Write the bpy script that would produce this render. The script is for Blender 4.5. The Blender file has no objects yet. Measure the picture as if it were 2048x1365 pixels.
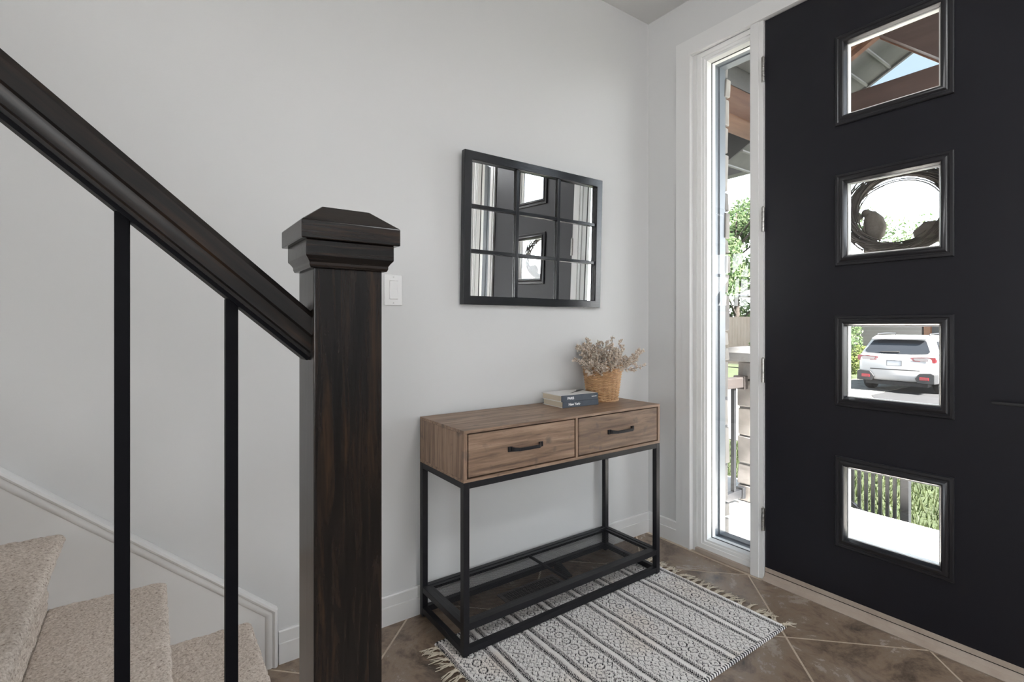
import bpy, math, random
import numpy as np
from mathutils import Vector, Matrix

random.seed(7)
rng = np.random.default_rng(11)
scene = bpy.context.scene
COL = scene.collection

# ------------------------------------------------------------------ camera
cam_d = bpy.data.cameras.new('camera')
cam = bpy.data.objects.new('camera', cam_d)
COL.objects.link(cam)
cam.location = (-2.1902, -1.8014, 1.11)
cam.rotation_euler = (math.radians(90), 0, math.radians(54.489 - 90))
cam_d.sensor_width = 36.0
cam_d.lens = 36.0 * 1014.0 / 2048.0
cam_d.shift_y = -(682.5 - 651.0) / 2048.0
cam_d.clip_start = 0.05
cam_d.clip_end = 300
scene.camera = cam

# ------------------------------------------------------------------ world, sun, exposure
W = bpy.data.worlds.new('sky')
scene.world = W
W.use_nodes = True
wn = W.node_tree.nodes
wl = W.node_tree.links
for n in list(wn):
    wn.remove(n)
wo = wn.new('ShaderNodeOutputWorld')
wb = wn.new('ShaderNodeBackground')
wt = wn.new('ShaderNodeTexCoord')
ws = wn.new('ShaderNodeSeparateXYZ')
wr = wn.new('ShaderNodeValToRGB')
wl.new(wt.outputs['Generated'], ws.inputs[0])
wl.new(ws.outputs['Z'], wr.inputs[0])
wl.new(wr.outputs[0], wb.inputs[0])
wl.new(wb.outputs[0], wo.inputs[0])
e = wr.color_ramp.elements
e[0].position = 0.0
e[0].color = (1, 1, 1, 1)
e[1].position = 1.0
e[1].color = (0.034, 0.053, 0.075, 1)
k = e.new(0.18); k.color = (0.60, 0.67, 0.73, 1)
k = e.new(0.34); k.color = (0.047, 0.062, 0.078, 1)
wb.inputs[1].default_value = 13.0

sun_d = bpy.data.lights.new('sun', 'SUN')
sun_d.energy = 66.0
sun_d.angle = math.radians(4)
sun_d.color = (1.0, 0.96, 0.9)
sun = bpy.data.objects.new('sun', sun_d)
COL.objects.link(sun)
sun.rotation_euler = Vector((-0.05, -0.75, 0.70)).to_track_quat('Z', 'Y').to_euler()

vs = scene.view_settings
vs.view_transform = 'Standard'
vs.look = 'None'
vs.exposure = 0.2
vs.gamma = 1.0
vs.use_curve_mapping = False

FILL_L = 42.0      # radiance of the added, unseen fill lamps

# ------------------------------------------------------------------ material helpers
MATS = {}


def mat(name, col=(.8, .8, .8), rough=.5, metal=0.0, spec=.5):
    m = bpy.data.materials.new(name)
    m.use_nodes = True
    b = m.node_tree.nodes['Principled BSDF']
    b.inputs['Base Color'].default_value = (*col, 1)
    b.inputs['Roughness'].default_value = rough
    b.inputs['Metallic'].default_value = metal
    b.inputs['Specular IOR Level'].default_value = spec
    MATS[name] = m
    return m


def nodes(m):
    return m.node_tree.nodes, m.node_tree.links, m.node_tree.nodes['Principled BSDF']


def noise_mat(name, stops, scale=(1, 1, 1), nscale=5, detail=5, rough=.5, bump=0.0, bscale=None, coords='Object',
              spec=.5, distortion=0.0, rough_var=0.0, nrough=.6):
    m = mat(name, rough=rough, spec=spec)
    N, L, b = nodes(m)
    tc = N.new('ShaderNodeTexCoord')
    mp = N.new('ShaderNodeMapping')
    mp.inputs['Scale'].default_value = scale
    nz = N.new('ShaderNodeTexNoise')
    nz.inputs['Scale'].default_value = nscale
    nz.inputs['Detail'].default_value = detail
    nz.inputs['Roughness'].default_value = nrough
    nz.inputs['Distortion'].default_value = distortion
    cr = N.new('ShaderNodeValToRGB')
    ce = cr.color_ramp.elements
    while len(ce) < len(stops):
        ce.new(0.5)
    for i, (p, c) in enumerate(stops):
        ce[i].position = p
        ce[i].color = (*c, 1)
    L.new(tc.outputs[coords], mp.inputs[0])
    L.new(mp.outputs[0], nz.inputs['Vector'])
    L.new(nz.outputs['Fac'], cr.inputs[0])
    L.new(cr.outputs[0], b.inputs['Base Color'])
    if rough_var:
        mr = N.new('ShaderNodeMapRange')
        mr.inputs['To Min'].default_value = rough - rough_var
        mr.inputs['To Max'].default_value = rough + rough_var
        L.new(nz.outputs['Fac'], mr.inputs['Value'])
        L.new(mr.outputs[0], b.inputs['Roughness'])
    if bump:
        bp = N.new('ShaderNodeBump')
        bp.inputs['Strength'].default_value = bump
        bp.inputs['Distance'].default_value = 0.004
        if bscale:
            n2 = N.new('ShaderNodeTexNoise')
            n2.inputs['Scale'].default_value = bscale
            n2.inputs['Detail'].default_value = 3
            L.new(tc.outputs[coords], n2.inputs['Vector'])
            L.new(n2.outputs['Fac'], bp.inputs['Height'])
        else:
            L.new(nz.outputs['Fac'], bp.inputs['Height'])
        L.new(bp.outputs[0], b.inputs['Normal'])
    return m


def glass_mat(name, tint=(1, 1, 1), f=1.0):
    m = bpy.data.materials.new(name)
    m.use_nodes = True
    N, L = m.node_tree.nodes, m.node_tree.links
    for n in list(N):
        N.remove(n)
    o = N.new('ShaderNodeOutputMaterial')
    t = N.new('ShaderNodeBsdfTransparent')
    t.inputs[0].default_value = (*tint, 1)
    g = N.new('ShaderNodeBsdfGlossy')
    g.inputs['Roughness'].default_value = 0.01
    lw = N.new('ShaderNodeLayerWeight')       # Schlick reflectance of one face of the pane
    lw.inputs['Blend'].default_value = .5
    mx = N.new('ShaderNodeMixShader')
    pw = N.new('ShaderNodeMath')
    pw.operation = 'POWER'
    pw.inputs[1].default_value = 5.0
    L.new(lw.outputs['Facing'], pw.inputs[0])
    mu = N.new('ShaderNodeMath')
    mu.operation = 'MULTIPLY_ADD'
    mu.inputs[1].default_value = .93 * f
    mu.inputs[2].default_value = .035 * f
    L.new(pw.outputs[0], mu.inputs[0])
    L.new(mu.outputs[0], mx.inputs[0])
    L.new(t.outputs[0], mx.inputs[1])
    L.new(g.outputs[0], mx.inputs[2])
    L.new(mx.outputs[0], o.inputs[0])
    return m


def emit_mat(name, col, s):
    m = mat(name, col=col)
    b = m.node_tree.nodes['Principled BSDF']
    b.inputs['Emission Color'].default_value = (*col, 1)
    b.inputs['Emission Strength'].default_value = s
    return m


def attr_mat(name, attr, rough=.9, spec=.2, bump=0, bscale=300):
    m = mat(name, rough=rough, spec=spec)
    N, L, b = nodes(m)
    a = N.new('ShaderNodeAttribute')
    a.attribute_name = attr
    L.new(a.outputs['Color'], b.inputs['Base Color'])
    if bump:
        tc = N.new('ShaderNodeTexCoord')
        n2 = N.new('ShaderNodeTexNoise')
        n2.inputs['Scale'].default_value = bscale
        bp = N.new('ShaderNodeBump')
        bp.inputs['Strength'].default_value = bump
        bp.inputs['Distance'].default_value = .003
        L.new(tc.outputs['Object'], n2.inputs['Vector'])
        L.new(n2.outputs['Fac'], bp.inputs['Height'])
        L.new(bp.outputs[0], b.inputs['Normal'])
    return m


def leaf_mat(name, c1, c2):
    m = mat(name, rough=.5, spec=.3)
    N, L, b = nodes(m)
    g = N.new('ShaderNodeNewGeometry')
    cr = N.new('ShaderNodeValToRGB')
    cr.color_ramp.elements[0].color = (*c1, 1)
    cr.color_ramp.elements[1].color = (*c2, 1)
    L.new(g.outputs['Random Per Island'], cr.inputs[0])
    L.new(cr.outputs[0], b.inputs['Base Color'])
    tr = N.new('ShaderNodeBsdfTranslucent')
    mx = N.new('ShaderNodeMixShader')
    mx.inputs[0].default_value = .45
    out = [n for n in N if n.type == 'OUTPUT_MATERIAL'][0]
    L.new(cr.outputs[0], tr.inputs[0])
    L.new(b.outputs[0], mx.inputs[1])
    L.new(tr.outputs[0], mx.inputs[2])
    L.new(mx.outputs[0], out.inputs[0])
    return m


M_wall = noise_mat('wall_paint', [(.3, (.615, .617, .617)), (.7, (.64, .642, .642))], nscale=.8, detail=2, rough=.6,
                   bump=.04, bscale=260, spec=.3)
M_ceil = mat('ceiling_paint', (.70, .70, .695), .8, spec=.2)
M_trim = noise_mat('white_trim_paint', [(.3, (.70, .70, .695)), (.7, (.73, .73, .725))], nscale=1.5, detail=1, rough=.38)
M_vinyl = mat('white_vinyl', (.82, .82, .81), .3)
M_alu = noise_mat('grey_blue_cladding', [(.3, (.26, .30, .35)), (.7, (.34, .38, .43))], nscale=3, rough=.35)
M_door = noise_mat('black_door_paint', [(.3, (.0065, .0065, .0105)), (.7, (.0085, .0085, .013))], nscale=2, rough=.42, spec=.36, bump=.03, bscale=180)
M_litef = noise_mat('black_lite_frame', [(.3, (.010, .010, .013)), (.7, (.014, .014, .017))], nscale=4, rough=.30)
M_glass = glass_mat('clear_glass')
M_steel = noise_mat('satin_nickel', [(.3, (.38, .37, .35)), (.7, (.5, .49, .47))], nscale=30, rough=.3)
M_steel.node_tree.nodes['Principled BSDF'].inputs['Metallic'].default_value = 1
M_blackmetal = noise_mat('black_powder_coat', [(.3, (.011, .011, .014)), (.7, (.016, .016, .019))], nscale=40, rough=.36, bump=.05, bscale=900, spec=.3)
M_iron = noise_mat('black_iron', [(.3, (.003, .003, .0045)), (.7, (.0045, .0045, .006))], nscale=40, rough=.5, spec=.08)
M_mirror = mat('mirror_silver', (.86, .87, .87), .0, 1.0)
M_mframe = noise_mat('black_lacquer', [(.3, (.006, .007, .010)), (.7, (.010, .011, .014))], scale=(3, 30, 30), nscale=6, rough=.2, bump=.15)


def oak(name, sc, spec=.32, rough=.34):
    m = noise_mat(name, [(.34, (.0028, .0026, .003)), (.46, (.007, .0058, .0055)), (.56, (.014, .0095, .0075)), (.68, (.034, .019, .011))],
                  scale=sc, nscale=3.6, detail=8, rough=rough, bump=.06, nrough=.66, distortion=.5, spec=spec)
    return m


M_oak_v = oak('espresso_oak_vertical', (22, 22, 1.6), .3, .2)
M_oak_h = oak('espresso_oak_horizontal', (1.6, 22, 30))
M_oak_cap = oak('espresso_oak_cap', (2.0, 40, 40), .3, .2)


def rustic(name, sc, dark=1.0):
    m = noise_mat(name, [(.28, (.075 * dark, .048 * dark, .036 * dark)), (.40, (.19 * dark, .120 * dark, .080 * dark)),
                         (.54, (.30 * dark, .195 * dark, .132 * dark)), (.72, (.42 * dark, .295 * dark, .21 * dark))],
                  scale=sc, nscale=2.3, detail=8, rough=.46, bump=.06, nrough=.66, distortion=.35)
    N, L, b = nodes(m)
    # knots and grey weathering
    tc = N.new('ShaderNodeTexCoord')
    n2 = N.new('ShaderNodeTexNoise')
    n2.inputs['Scale'].default_value = 17
    n2.inputs['Detail'].default_value = 3
    cr = N.new('ShaderNodeValToRGB')
    cr.color_ramp.elements[0].position = .60
    cr.color_ramp.elements[0].color = (0, 0, 0, 1)
    cr.color_ramp.elements[1].position = .72
    cr.color_ramp.elements[1].color = (.6, .6, .6, 1)
    mx = N.new('ShaderNodeMix')
    mx.data_type = 'RGBA'
    old = [l for l in L if l.to_socket == b.inputs['Base Color']][0].from_socket
    L.new(tc.outputs['Object'], n2.inputs['Vector'])
    L.new(n2.outputs['Fac'], cr.inputs[0])
    L.new(cr.outputs[0], mx.inputs['Factor'])
    L.new(old, mx.inputs['A'])
    mx.inputs['B'].default_value = (.075 * dark, .062 * dark, .056 * dark, 1)
    L.new(mx.outputs['Result'], b.inputs['Base Color'])
    return m


M_rustic_h = rustic('rustic_oak_laminate_long', (1.5, 26, 30))
M_rustic_v = rustic('rustic_oak_laminate_side', (30, 24, 1.5))
M_rustic_d = rustic('rustic_oak_laminate_drawer', (1.5, 26, 24), .95)
M_rustic_d2 = rustic('rustic_oak_laminate_drawer_grey', (2.0, 26, 22), .74)
M_gap = mat('dark_gap', (.006, .005, .005), .9)

M_grout = noise_mat('beige_grout', [(.3, (.48, .39, .30)), (.7, (.58, .49, .39))], nscale=60, rough=.9, bump=.2)
M_tile = noise_mat('slate_look_tile', [(.34, (.075, .058, .047)), (.43, (.165, .124, .094)), (.50, (.255, .186, .134)),
                                       (.58, (.27, .215, .168)), (.70, (.43, .37, .315))],
                   scale=(1.0, 1.0, 1.0), nscale=5.5, detail=14, rough=.25, bump=.40, rough_var=.14, nrough=.74, distortion=.45, coords='Object')
M_carpet = noise_mat('beige_carpet', [(.30, (.30, .235, .195)), (.40, (.56, .485, .42)), (.55, (.70, .62, .55)), (.70, (.80, .735, .67))],
                     nscale=190, detail=3, rough=.95, bump=.35, spec=.05)
M_rug = attr_mat('woven_rug', 'Col', bump=.2, bscale=420)
M_cotton = noise_mat('cream_cotton', [(.3, (.62, .54, .43)), (.7, (.76, .69, .58))], nscale=50, rough=.95, spec=.1, bump=.3, bscale=900)
M_wicker = noise_mat('honey_wicker', [(.3, (.40, .225, .105)), (.7, (.66, .42, .23))], nscale=45, detail=3, rough=.5)
M_stem = noise_mat('dry_stem', [(.3, (.085, .06, .045)), (.7, (.17, .125, .09))], nscale=80, rough=.8)
M_bud = leaf_mat('dry_blossom', (.68, .55, .43), (.95, .91, .86))
M_page = noise_mat('paper_pages', [(.3, (.54, .47, .36)), (.7, (.66, .59, .47))], scale=(1, 1, 160), nscale=6, rough=.9)
M_slate = noise_mat('slate_blue_cover', [(.3, (.055, .068, .088)), (.7, (.068, .082, .104))], nscale=25, rough=.55)
M_white = noise_mat('white_cover', [(.3, (.76, .75, .73)), (.7, (.80, .79, .77))], nscale=12, rough=.45)
M_ink = mat('white_print', (.9, .9, .9), .6)
M_darkprint = mat('dark_print', (.05, .05, .055), .5)
M_plastic = noise_mat('white_switch_plastic', [(.3, (.76, .76, .76)), (.7, (.8, .8, .8))], nscale=4, rough=.3)
M_screw = mat('screw_head', (.6, .6, .6), .35)
M_vent = noise_mat('bronze_register', [(.3, (.10, .088, .08)), (.7, (.15, .13, .12))], nscale=40, rough=.5)
M_rubber = mat('black_rubber', (.012, .012, .013), .6)
M_sweep = noise_mat('tan_threshold', [(.3, (.36, .29, .24)), (.7, (.44, .37, .31))], nscale=12, rough=.5)
M_fill = emit_mat('fill_diffuser', (.975, .985, 1.0), FILL_L)
M_fill_dim = emit_mat('dim_fill_diffuser', (1.0, .97, .93), FILL_L * .2)
M_fill_base = mat('fill_base', (.8, .8, .8), .4)

# exterior
M_paver = noise_mat('pale_paver', [(.3, (.66, .645, .62)), (.7, (.78, .765, .74))], nscale=14, detail=5, rough=.9, bump=.2)
M_joint = noise_mat('paver_sand', [(.3, (.50, .48, .45)), (.7, (.58, .56, .53))], nscale=50, rough=.95)
M_grass = noise_mat('lawn_ground', [(.3, (.11, .17, .04)), (.55, (.20, .30, .08)), (.75, (.34, .36, .15))], nscale=2.5, detail=8, rough=.95)
M_blade = leaf_mat('grass_blade', (.13, .24, .05), (.38, .46, .18))
M_asphalt = noise_mat('asphalt', [(.3, (.09, .095, .11)), (.7, (.16, .165, .18))], nscale=3, detail=8, rough=.85, bump=.2, bscale=60)
M_gravel = noise_mat('pale_gravel', [(.35, (.32, .30, .27)), (.5, (.62, .59, .54)), (.65, (.80, .78, .73))], nscale=9, detail=6, rough=.95, bump=.5)
M_road = noise_mat('concrete_path', [(.3, (.70, .69, .68)), (.7, (.80, .79, .78))], nscale=2, rough=.9)
M_stone = noise_mat('grey_ledge_stone', [(.3, (.23, .215, .205)), (.55, (.34, .32, .305)), (.75, (.46, .44, .42))], nscale=7, detail=8, rough=.9, bump=.6)
M_stone2 = noise_mat('buff_ledge_stone', [(.3, (.36, .33, .31)), (.55, (.48, .45, .42)), (.75, (.58, .55, .52))], nscale=7, detail=8, rough=.9, bump=.6)
M_mortar = mat('mortar', (.42, .41, .40), .95)
M_capstone = noise_mat('cast_cap_stone', [(.3, (.60, .60, .60)), (.7, (.70, .70, .70))], nscale=10, rough=.8)
M_cedar = noise_mat('cedar_timber', [(.3, (.36, .15, .075)), (.5, (.47, .21, .11)), (.7, (.56, .28, .16))], scale=(1, 9, 9), nscale=3, detail=6, rough=.6)
M_cedar_dark = noise_mat('dark_brown_timber', [(.3, (.13, .07, .06)), (.7, (.22, .125, .105))], scale=(9, 1, 9), nscale=3, detail=6, rough=.6)  # darker, browner tone than the cedar timber
M_soffit = noise_mat('vented_grey_soffit', [(.3, (.34, .35, .35)), (.7, (.46, .47, .47))], nscale=22, rough=.6)
M_soffit_rib = mat('soffit_rib', (.62, .63, .63), .45)
M_gutter = noise_mat('grey_gutter', [(.3, (.36, .37, .38)), (.7, (.44, .45, .46))], nscale=5, rough=.4)
M_rail = noise_mat('brown_rail', [(.3, (.085, .07, .068)), (.7, (.13, .11, .105))], scale=(2, 20, 20), nscale=5, rough=.6)
M_bal = mat('charcoal_baluster', (.045, .05, .06), .5)
M_shingle = noise_mat('roof_shingle', [(.3, (.07, .07, .075)), (.7, (.14, .14, .145))], nscale=6, detail=8, rough=.95)
M_fence = noise_mat('pale_fence_board', [(.3, (.58, .47, .38)), (.7, (.74, .64, .55))], scale=(6, 6, 1), nscale=2, rough=.9)
M_leafA = leaf_mat('leaf_maple', (.20, .36, .15), (.46, .62, .30))
M_leafB = leaf_mat('leaf_light', (.36, .52, .12), (.62, .72, .28))
M_leafC = leaf_mat('leaf_conifer', (.10, .26, .05), (.24, .44, .10))
M_bark = noise_mat('bark', [(.3, (.09, .07, .055)), (.7, (.19, .155, .13))], scale=(6, 6, 1), nscale=5, rough=.95)
M_twig = noise_mat('wreath_twig', [(.3, (.13, .11, .095)), (.7, (.27, .235, .205))], nscale=40, rough=.85)
M_burlap = noise_mat('burlap_ribbon', [(.3, (.34, .295, .25)), (.7, (.43, .385, .33))], nscale=120, rough=.95, bump=.3)
M_carw = mat('white_car_paint', (.27, .273, .277), .25)
M_carb = mat('black_cladding', (.075, .078, .085), .6)
M_carg = mat('dark_car_glass', (.12, .135, .16), .12)
M_red = mat('tail_light_red', (.55, .03, .05), .2)
M_lens = mat('tail_light_clear', (.62, .55, .56), .2)
M_tire = mat('tyre_rubber', (.05, .05, .053), .8)
M_rim = mat('wheel_rim', (.3, .3, .31), .35, .8)
M_plate = mat('licence_plate', (.74, .78, .84), .4)
M_chrome = mat('chrome', (.5, .52, .56), .2, 1.0)


def brick_mat(name, c1, c2, mo):
    m = mat(name, rough=.9)
    N, L, b = nodes(m)
    tc = N.new('ShaderNodeTexCoord')
    mp = N.new('ShaderNodeMapping')
    mp.inputs['Rotation'].default_value = (math.radians(90), 0, math.radians(90))
    br = N.new('ShaderNodeTexBrick')
    br.inputs['Color1'].default_value = (*c1, 1)
    br.inputs['Color2'].default_value = (*c2, 1)
    br.inputs['Mortar'].default_value = (*mo, 1)
    br.inputs['Scale'].default_value = 3.2
    L.new(tc.outputs['Object'], mp.inputs[0])
    L.new(mp.outputs[0], br.inputs['Vector'])
    L.new(br.outputs['Color'], b.inputs['Base Color'])
    return m


M_brick = brick_mat('grey_brick', (.40, .36, .34), (.50, .45, .43), (.58, .56, .54))



def scale_colour(m, f):
    """outdoor colours are dimmed so the surfaces stay readable under the strong daylight"""
    for n in m.node_tree.nodes:
        if n.type == 'VALTORGB':
            for el in n.color_ramp.elements:
                el.color = (el.color[0] * f, el.color[1] * f, el.color[2] * f, 1)
        elif n.type == 'BSDF_PRINCIPLED' and not n.inputs['Base Color'].is_linked:
            c_ = n.inputs['Base Color'].default_value
            n.inputs['Base Color'].default_value = (c_[0] * f, c_[1] * f, c_[2] * f, 1)
        elif n.type == 'TEX_BRICK':
            for k_ in ('Color1', 'Color2', 'Mortar'):
                c_ = n.inputs[k_].default_value
                n.inputs[k_].default_value = (c_[0] * f, c_[1] * f, c_[2] * f, 1)


for ms, f_ in (((M_grass, M_blade), .19), ((M_leafA, M_leafB, M_leafC), .42), ((M_asphalt,), .18), ((M_gravel, M_road), .28), ((M_stone, M_stone2, M_mortar), .80), ((M_capstone,), .32),
               ((M_cedar,), .42), ((M_cedar_dark,), .60), ((M_soffit, M_soffit_rib, M_gutter), .34), ((M_fence,), .28), ((M_brick,), .60), ((M_shingle,), .2), ((M_bark, M_rail, M_bal), .34),
               ((M_twig, M_burlap), .55), ((M_carb, M_carg, M_tire), .20), ((M_red, M_lens), .36), ((M_plate,), .5), ((M_alu,), .62), ((M_paver, M_joint), 1.0)):
    for m_ in ms:
        scale_colour(m_, f_ if m_ in (M_paver, M_joint) else f_ * .66)

# ------------------------------------------------------------------ mesh helpers


class MB:
    def __init__(s):
        s.v = []
        s.f = []

    def add(s, vs, fs):
        o = len(s.v)
        s.v += [tuple(v) for v in vs]
        s.f += [tuple(i + o for i in f) for f in fs]
        return s

    def box(s, x0, x1, y0, y1, z0, z1):
        x0, x1 = min(x0, x1), max(x0, x1)
        y0, y1 = min(y0, y1), max(y0, y1)
        z0, z1 = min(z0, z1), max(z0, z1)
        v = [(x0, y0, z0), (x1, y0, z0), (x1, y1, z0), (x0, y1, z0), (x0, y0, z1), (x1, y0, z1), (x1, y1, z1), (x0, y1, z1)]
        return s.add(v, [(0, 3, 2, 1), (4, 5, 6, 7), (0, 1, 5, 4), (1, 2, 6, 5), (2, 3, 7, 6), (3, 0, 4, 7)])

    def loft(s, rings, caps=True):
        n = len(rings[0])
        v = [p for r in rings for p in r]
        f = []
        for k in range(len(rings) - 1):
            for i in range(n):
                j = (i + 1) % n
                f.append((k * n + i, k * n + j, (k + 1) * n + j, (k + 1) * n + i))
        if caps:
            f.append(tuple(reversed(range(n))))
            f.append(tuple((len(rings) - 1) * n + i for i in range(n)))
        return s.add(v, f)

    def prism(s, poly, axis, a, b):
        """poly: 2D points in the two other axes (x:(y,z) y:(x,z) z:(x,y))"""
        def P(p, t):
            return {'x': (t, p[0], p[1]), 'y': (p[0], t, p[1]), 'z': (p[0], p[1], t)}[axis]
        return s.loft([[P(p, a) for p in poly], [P(p, b) for p in poly]])

    def tube(s, pts, r, n=6, caps=True):
        pts = [Vector(p) for p in pts]
        m = len(pts)
        rr = r if isinstance(r, (list, tuple)) else [r] * m
        rings = []
        up = None
        for i in range(m):
            t = (pts[min(i + 1, m - 1)] - pts[max(i - 1, 0)])
            if t.length < 1e-9:
                t = Vector((0, 0, 1))
            t.normalize()
            if up is None:
                a = Vector((0, 0, 1)) if abs(t.z) < .9 else Vector((1, 0, 0))
                up = (a - t * a.dot(t)).normalized()
            else:
                up = (up - t * up.dot(t))
                if up.length < 1e-6:
                    up = t.orthogonal()
                up.normalize()
            w = t.cross(up)
            rings.append([tuple(pts[i] + (up * math.cos(q) + w * math.sin(q)) * rr[i]) for q in [2 * math.pi * j / n for j in range(n)]])
        return s.loft(rings, caps)

    def ring_tube(s, pts, r, n=5):
        pts = [Vector(p) for p in pts]
        m = len(pts)
        v, f = [], []
        for i in range(m):
            t = (pts[(i + 1) % m] - pts[i - 1]).normalized()
            a = Vector((0, 0, 1))
            up = (a - t * a.dot(t)).normalized()
            w = t.cross(up)
            for j in range(n):
                q = 2 * math.pi * j / n
                v.append(tuple(pts[i] + (up * math.cos(q) + w * math.sin(q)) * r))
        for i in range(m):
            for j in range(n):
                a, b2 = i * n + j, i * n + (j + 1) % n
                c, d2 = ((i + 1) % m) * n + (j + 1) % n, ((i + 1) % m) * n + j
                f.append((a, b2, c, d2))
        return s.add(v, f)

    def lathe(s, prof, c=(0, 0, 0), n=24, axis='z', caps=True):
        rings = []
        for r, h in prof:
            ring = []
            for j in range(n):
                q = 2 * math.pi * j / n
                a, b2 = r * math.cos(q), r * math.sin(q)
                p = {'z': (a, b2, h), 'x': (h, a, b2), 'y': (b2, h, a)}[axis]
                ring.append((p[0] + c[0], p[1] + c[1], p[2] + c[2]))
            rings.append(ring)
        return s.loft(rings, caps)

    def frame(s, prof, a0, a1, b0, b1, P):
        """closed mitred rectangular frame. prof: list of (inset from outer edge, height); P(a,b,h)->xyz"""
        rings = []
        for (ins, h) in prof:
            rings.append([P(a0 + ins, b0 + ins, h), P(a1 - ins, b0 + ins, h), P(a1 - ins, b1 - ins, h), P(a0 + ins, b1 - ins, h)])
        rings.append(rings[0])
        return s.loft(rings, caps=False)

    def sweep2d(s, prof, path, P):
        """open mitred sweep in a plane. path [(a,b)], prof [(offset to the left of travel, height)] closed loop"""
        n = len(path)
        rings = []
        for i in range(n):
            p = Vector(path[i])
            d1 = (p - Vector(path[i - 1])).normalized() if i > 0 else None
            d2 = (Vector(path[i + 1]) - p).normalized() if i < n - 1 else None
            if d1 is None:
                m = Vector((-d2.y, d2.x))
            elif d2 is None:
                m = Vector((-d1.y, d1.x))
            else:
                n1, n2 = Vector((-d1.y, d1.x)), Vector((-d2.y, d2.x))
                m = (n1 + n2) / (1 + n1.dot(n2))
            rings.append([P(p.x + m.x * o, p.y + m.y * o, h) for o, h in prof])
        return s.loft(rings)

    def panel_holes(s, ycuts, zcuts, holes, P, t0, t1):
        """slab in (y,z) between depths t0,t1, cells in holes (i,j) left open"""
        ny, nz = len(ycuts) - 1, len(zcuts) - 1
        solid = lambda i, j: 0 <= i < ny and 0 <= j < nz and (i, j) not in holes
        for i in range(ny):
            for j in range(nz):
                if not solid(i, j):
                    continue
                y0, y1, z0, z1 = ycuts[i], ycuts[i + 1], zcuts[j], zcuts[j + 1]
                q = [P(t0, y0, z0), P(t0, y1, z0), P(t0, y1, z1), P(t0, y0, z1), P(t1, y0, z0), P(t1, y1, z0), P(t1, y1, z1), P(t1, y0, z1)]
                fs = [(0, 1, 2, 3), (7, 6, 5, 4)]
                if not solid(i, j - 1): fs.append((4, 5, 1, 0))
                if not solid(i, j + 1): fs.append((3, 2, 6, 7))
                if not solid(i - 1, j): fs.append((0, 3, 7, 4))
                if not solid(i + 1, j): fs.append((5, 6, 2, 1))
                s.add(q, fs)
        return s

    def mesh(s, name, m, smooth=False, merge=False):
        me = bpy.data.meshes.new(name)
        me.from_pydata(s.v, [], s.f)
        if merge:
            import bmesh
            bm = bmesh.new(); bm.from_mesh(me)
            bmesh.ops.remove_doubles(bm, verts=bm.verts, dist=1e-5)
            bmesh.ops.recalc_face_normals(bm, faces=bm.faces)
            bm.to_mesh(me); bm.free()
        me.materials.append(m)
        if smooth:
            me.polygons.foreach_set('use_smooth', [True] * len(me.polygons))
        me.update()
        return me

    def build(s, name, m, parent=None, bevel=0, seg=2, smooth=False, auto=None, kind=None, merge=True):
        me = s.mesh(name, m, smooth or auto is not None, merge)
        o = bpy.data.objects.new(name, me)
        COL.objects.link(o)
        if parent:
            put(o, parent)
        if bevel:
            b = o.modifiers.new('bevel', 'BEVEL')
            b.width = bevel
            b.segments = seg
            b.limit_method = 'ANGLE'
            b.angle_limit = math.radians(40)
            b.harden_normals = False
        if auto is not None:
            sharp_by_angle(me, auto)
        if kind:
            o['kind'] = kind
        return o


def sharp_by_angle(me, ang):
    import bmesh
    bm = bmesh.new(); bm.from_mesh(me)
    for ed in bm.edges:
        if len(ed.link_faces) == 2 and ed.calc_face_angle(0) > math.radians(ang):
            ed.smooth = False
    bm.to_mesh(me); bm.free()


def put(o, parent):
    """meshes are written in world coordinates; keep them there under an Empty that is only translated"""
    o.parent = parent
    o.matrix_parent_inverse = parent.matrix_basis.inverted()


def thing(name, label, cat, loc=(0, 0, 0), group=None, kind=None):
    o = bpy.data.objects.new(name, None)
    o.empty_display_size = .1
    COL.objects.link(o)
    o.location = loc
    return tag(o, label, cat, group, kind)


def tag(o, label=None, cat=None, group=None, kind=None):
    if label: o['label'] = label
    if cat: o['category'] = cat
    if group: o['group'] = group
    if kind: o['kind'] = kind
    return o


def obj_from(me, name, parent=None, loc=None, rot=None, scale=None):
    o = bpy.data.objects.new(name, me)
    COL.objects.link(o)
    if loc is not None: o.location = loc
    if rot is not None: o.rotation_euler = rot
    if scale is not None: o.scale = scale
    if parent: put(o, parent)
    return o


def copy_tree(src):
    r = src.copy()
    COL.objects.link(r)
    for ch in list(src.children):
        c = ch.copy()
        COL.objects.link(c)
        c.parent = r
        for g in list(ch.children):
            d = g.copy()
            COL.objects.link(d)
            d.parent = c
    return r


# wall-plane maps
PX = lambda x0: (lambda a, b, h: (x0 - h, a, b))       # door wall: a = y, b = z, h towards the room (-x)
PY = lambda y0: (lambda a, b, h: (a, y0 - h, b))       # mirror wall: a = x, b = z, h towards the room (-y)

ZC = 2.735
# ================================================================== ROOM SHELL
# mirror wall
MB().box(-6.6, .18, 0, .14, -.1, 5.2).build('wall_left', M_wall, kind='structure')
# door wall with one opening for sidelights and door
OY0, OY1, OZ = -.275, -1.919, 2.452
wallp = lambda t, y, z: (t, y, z)
MB().panel_holes([-6.6, OY1, OY0, 0.0], [-.16, .0, OZ, ZC + .1], {(1, 1)}, wallp, 0, .13).build('wall_right', M_wall, kind='structure')
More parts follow.
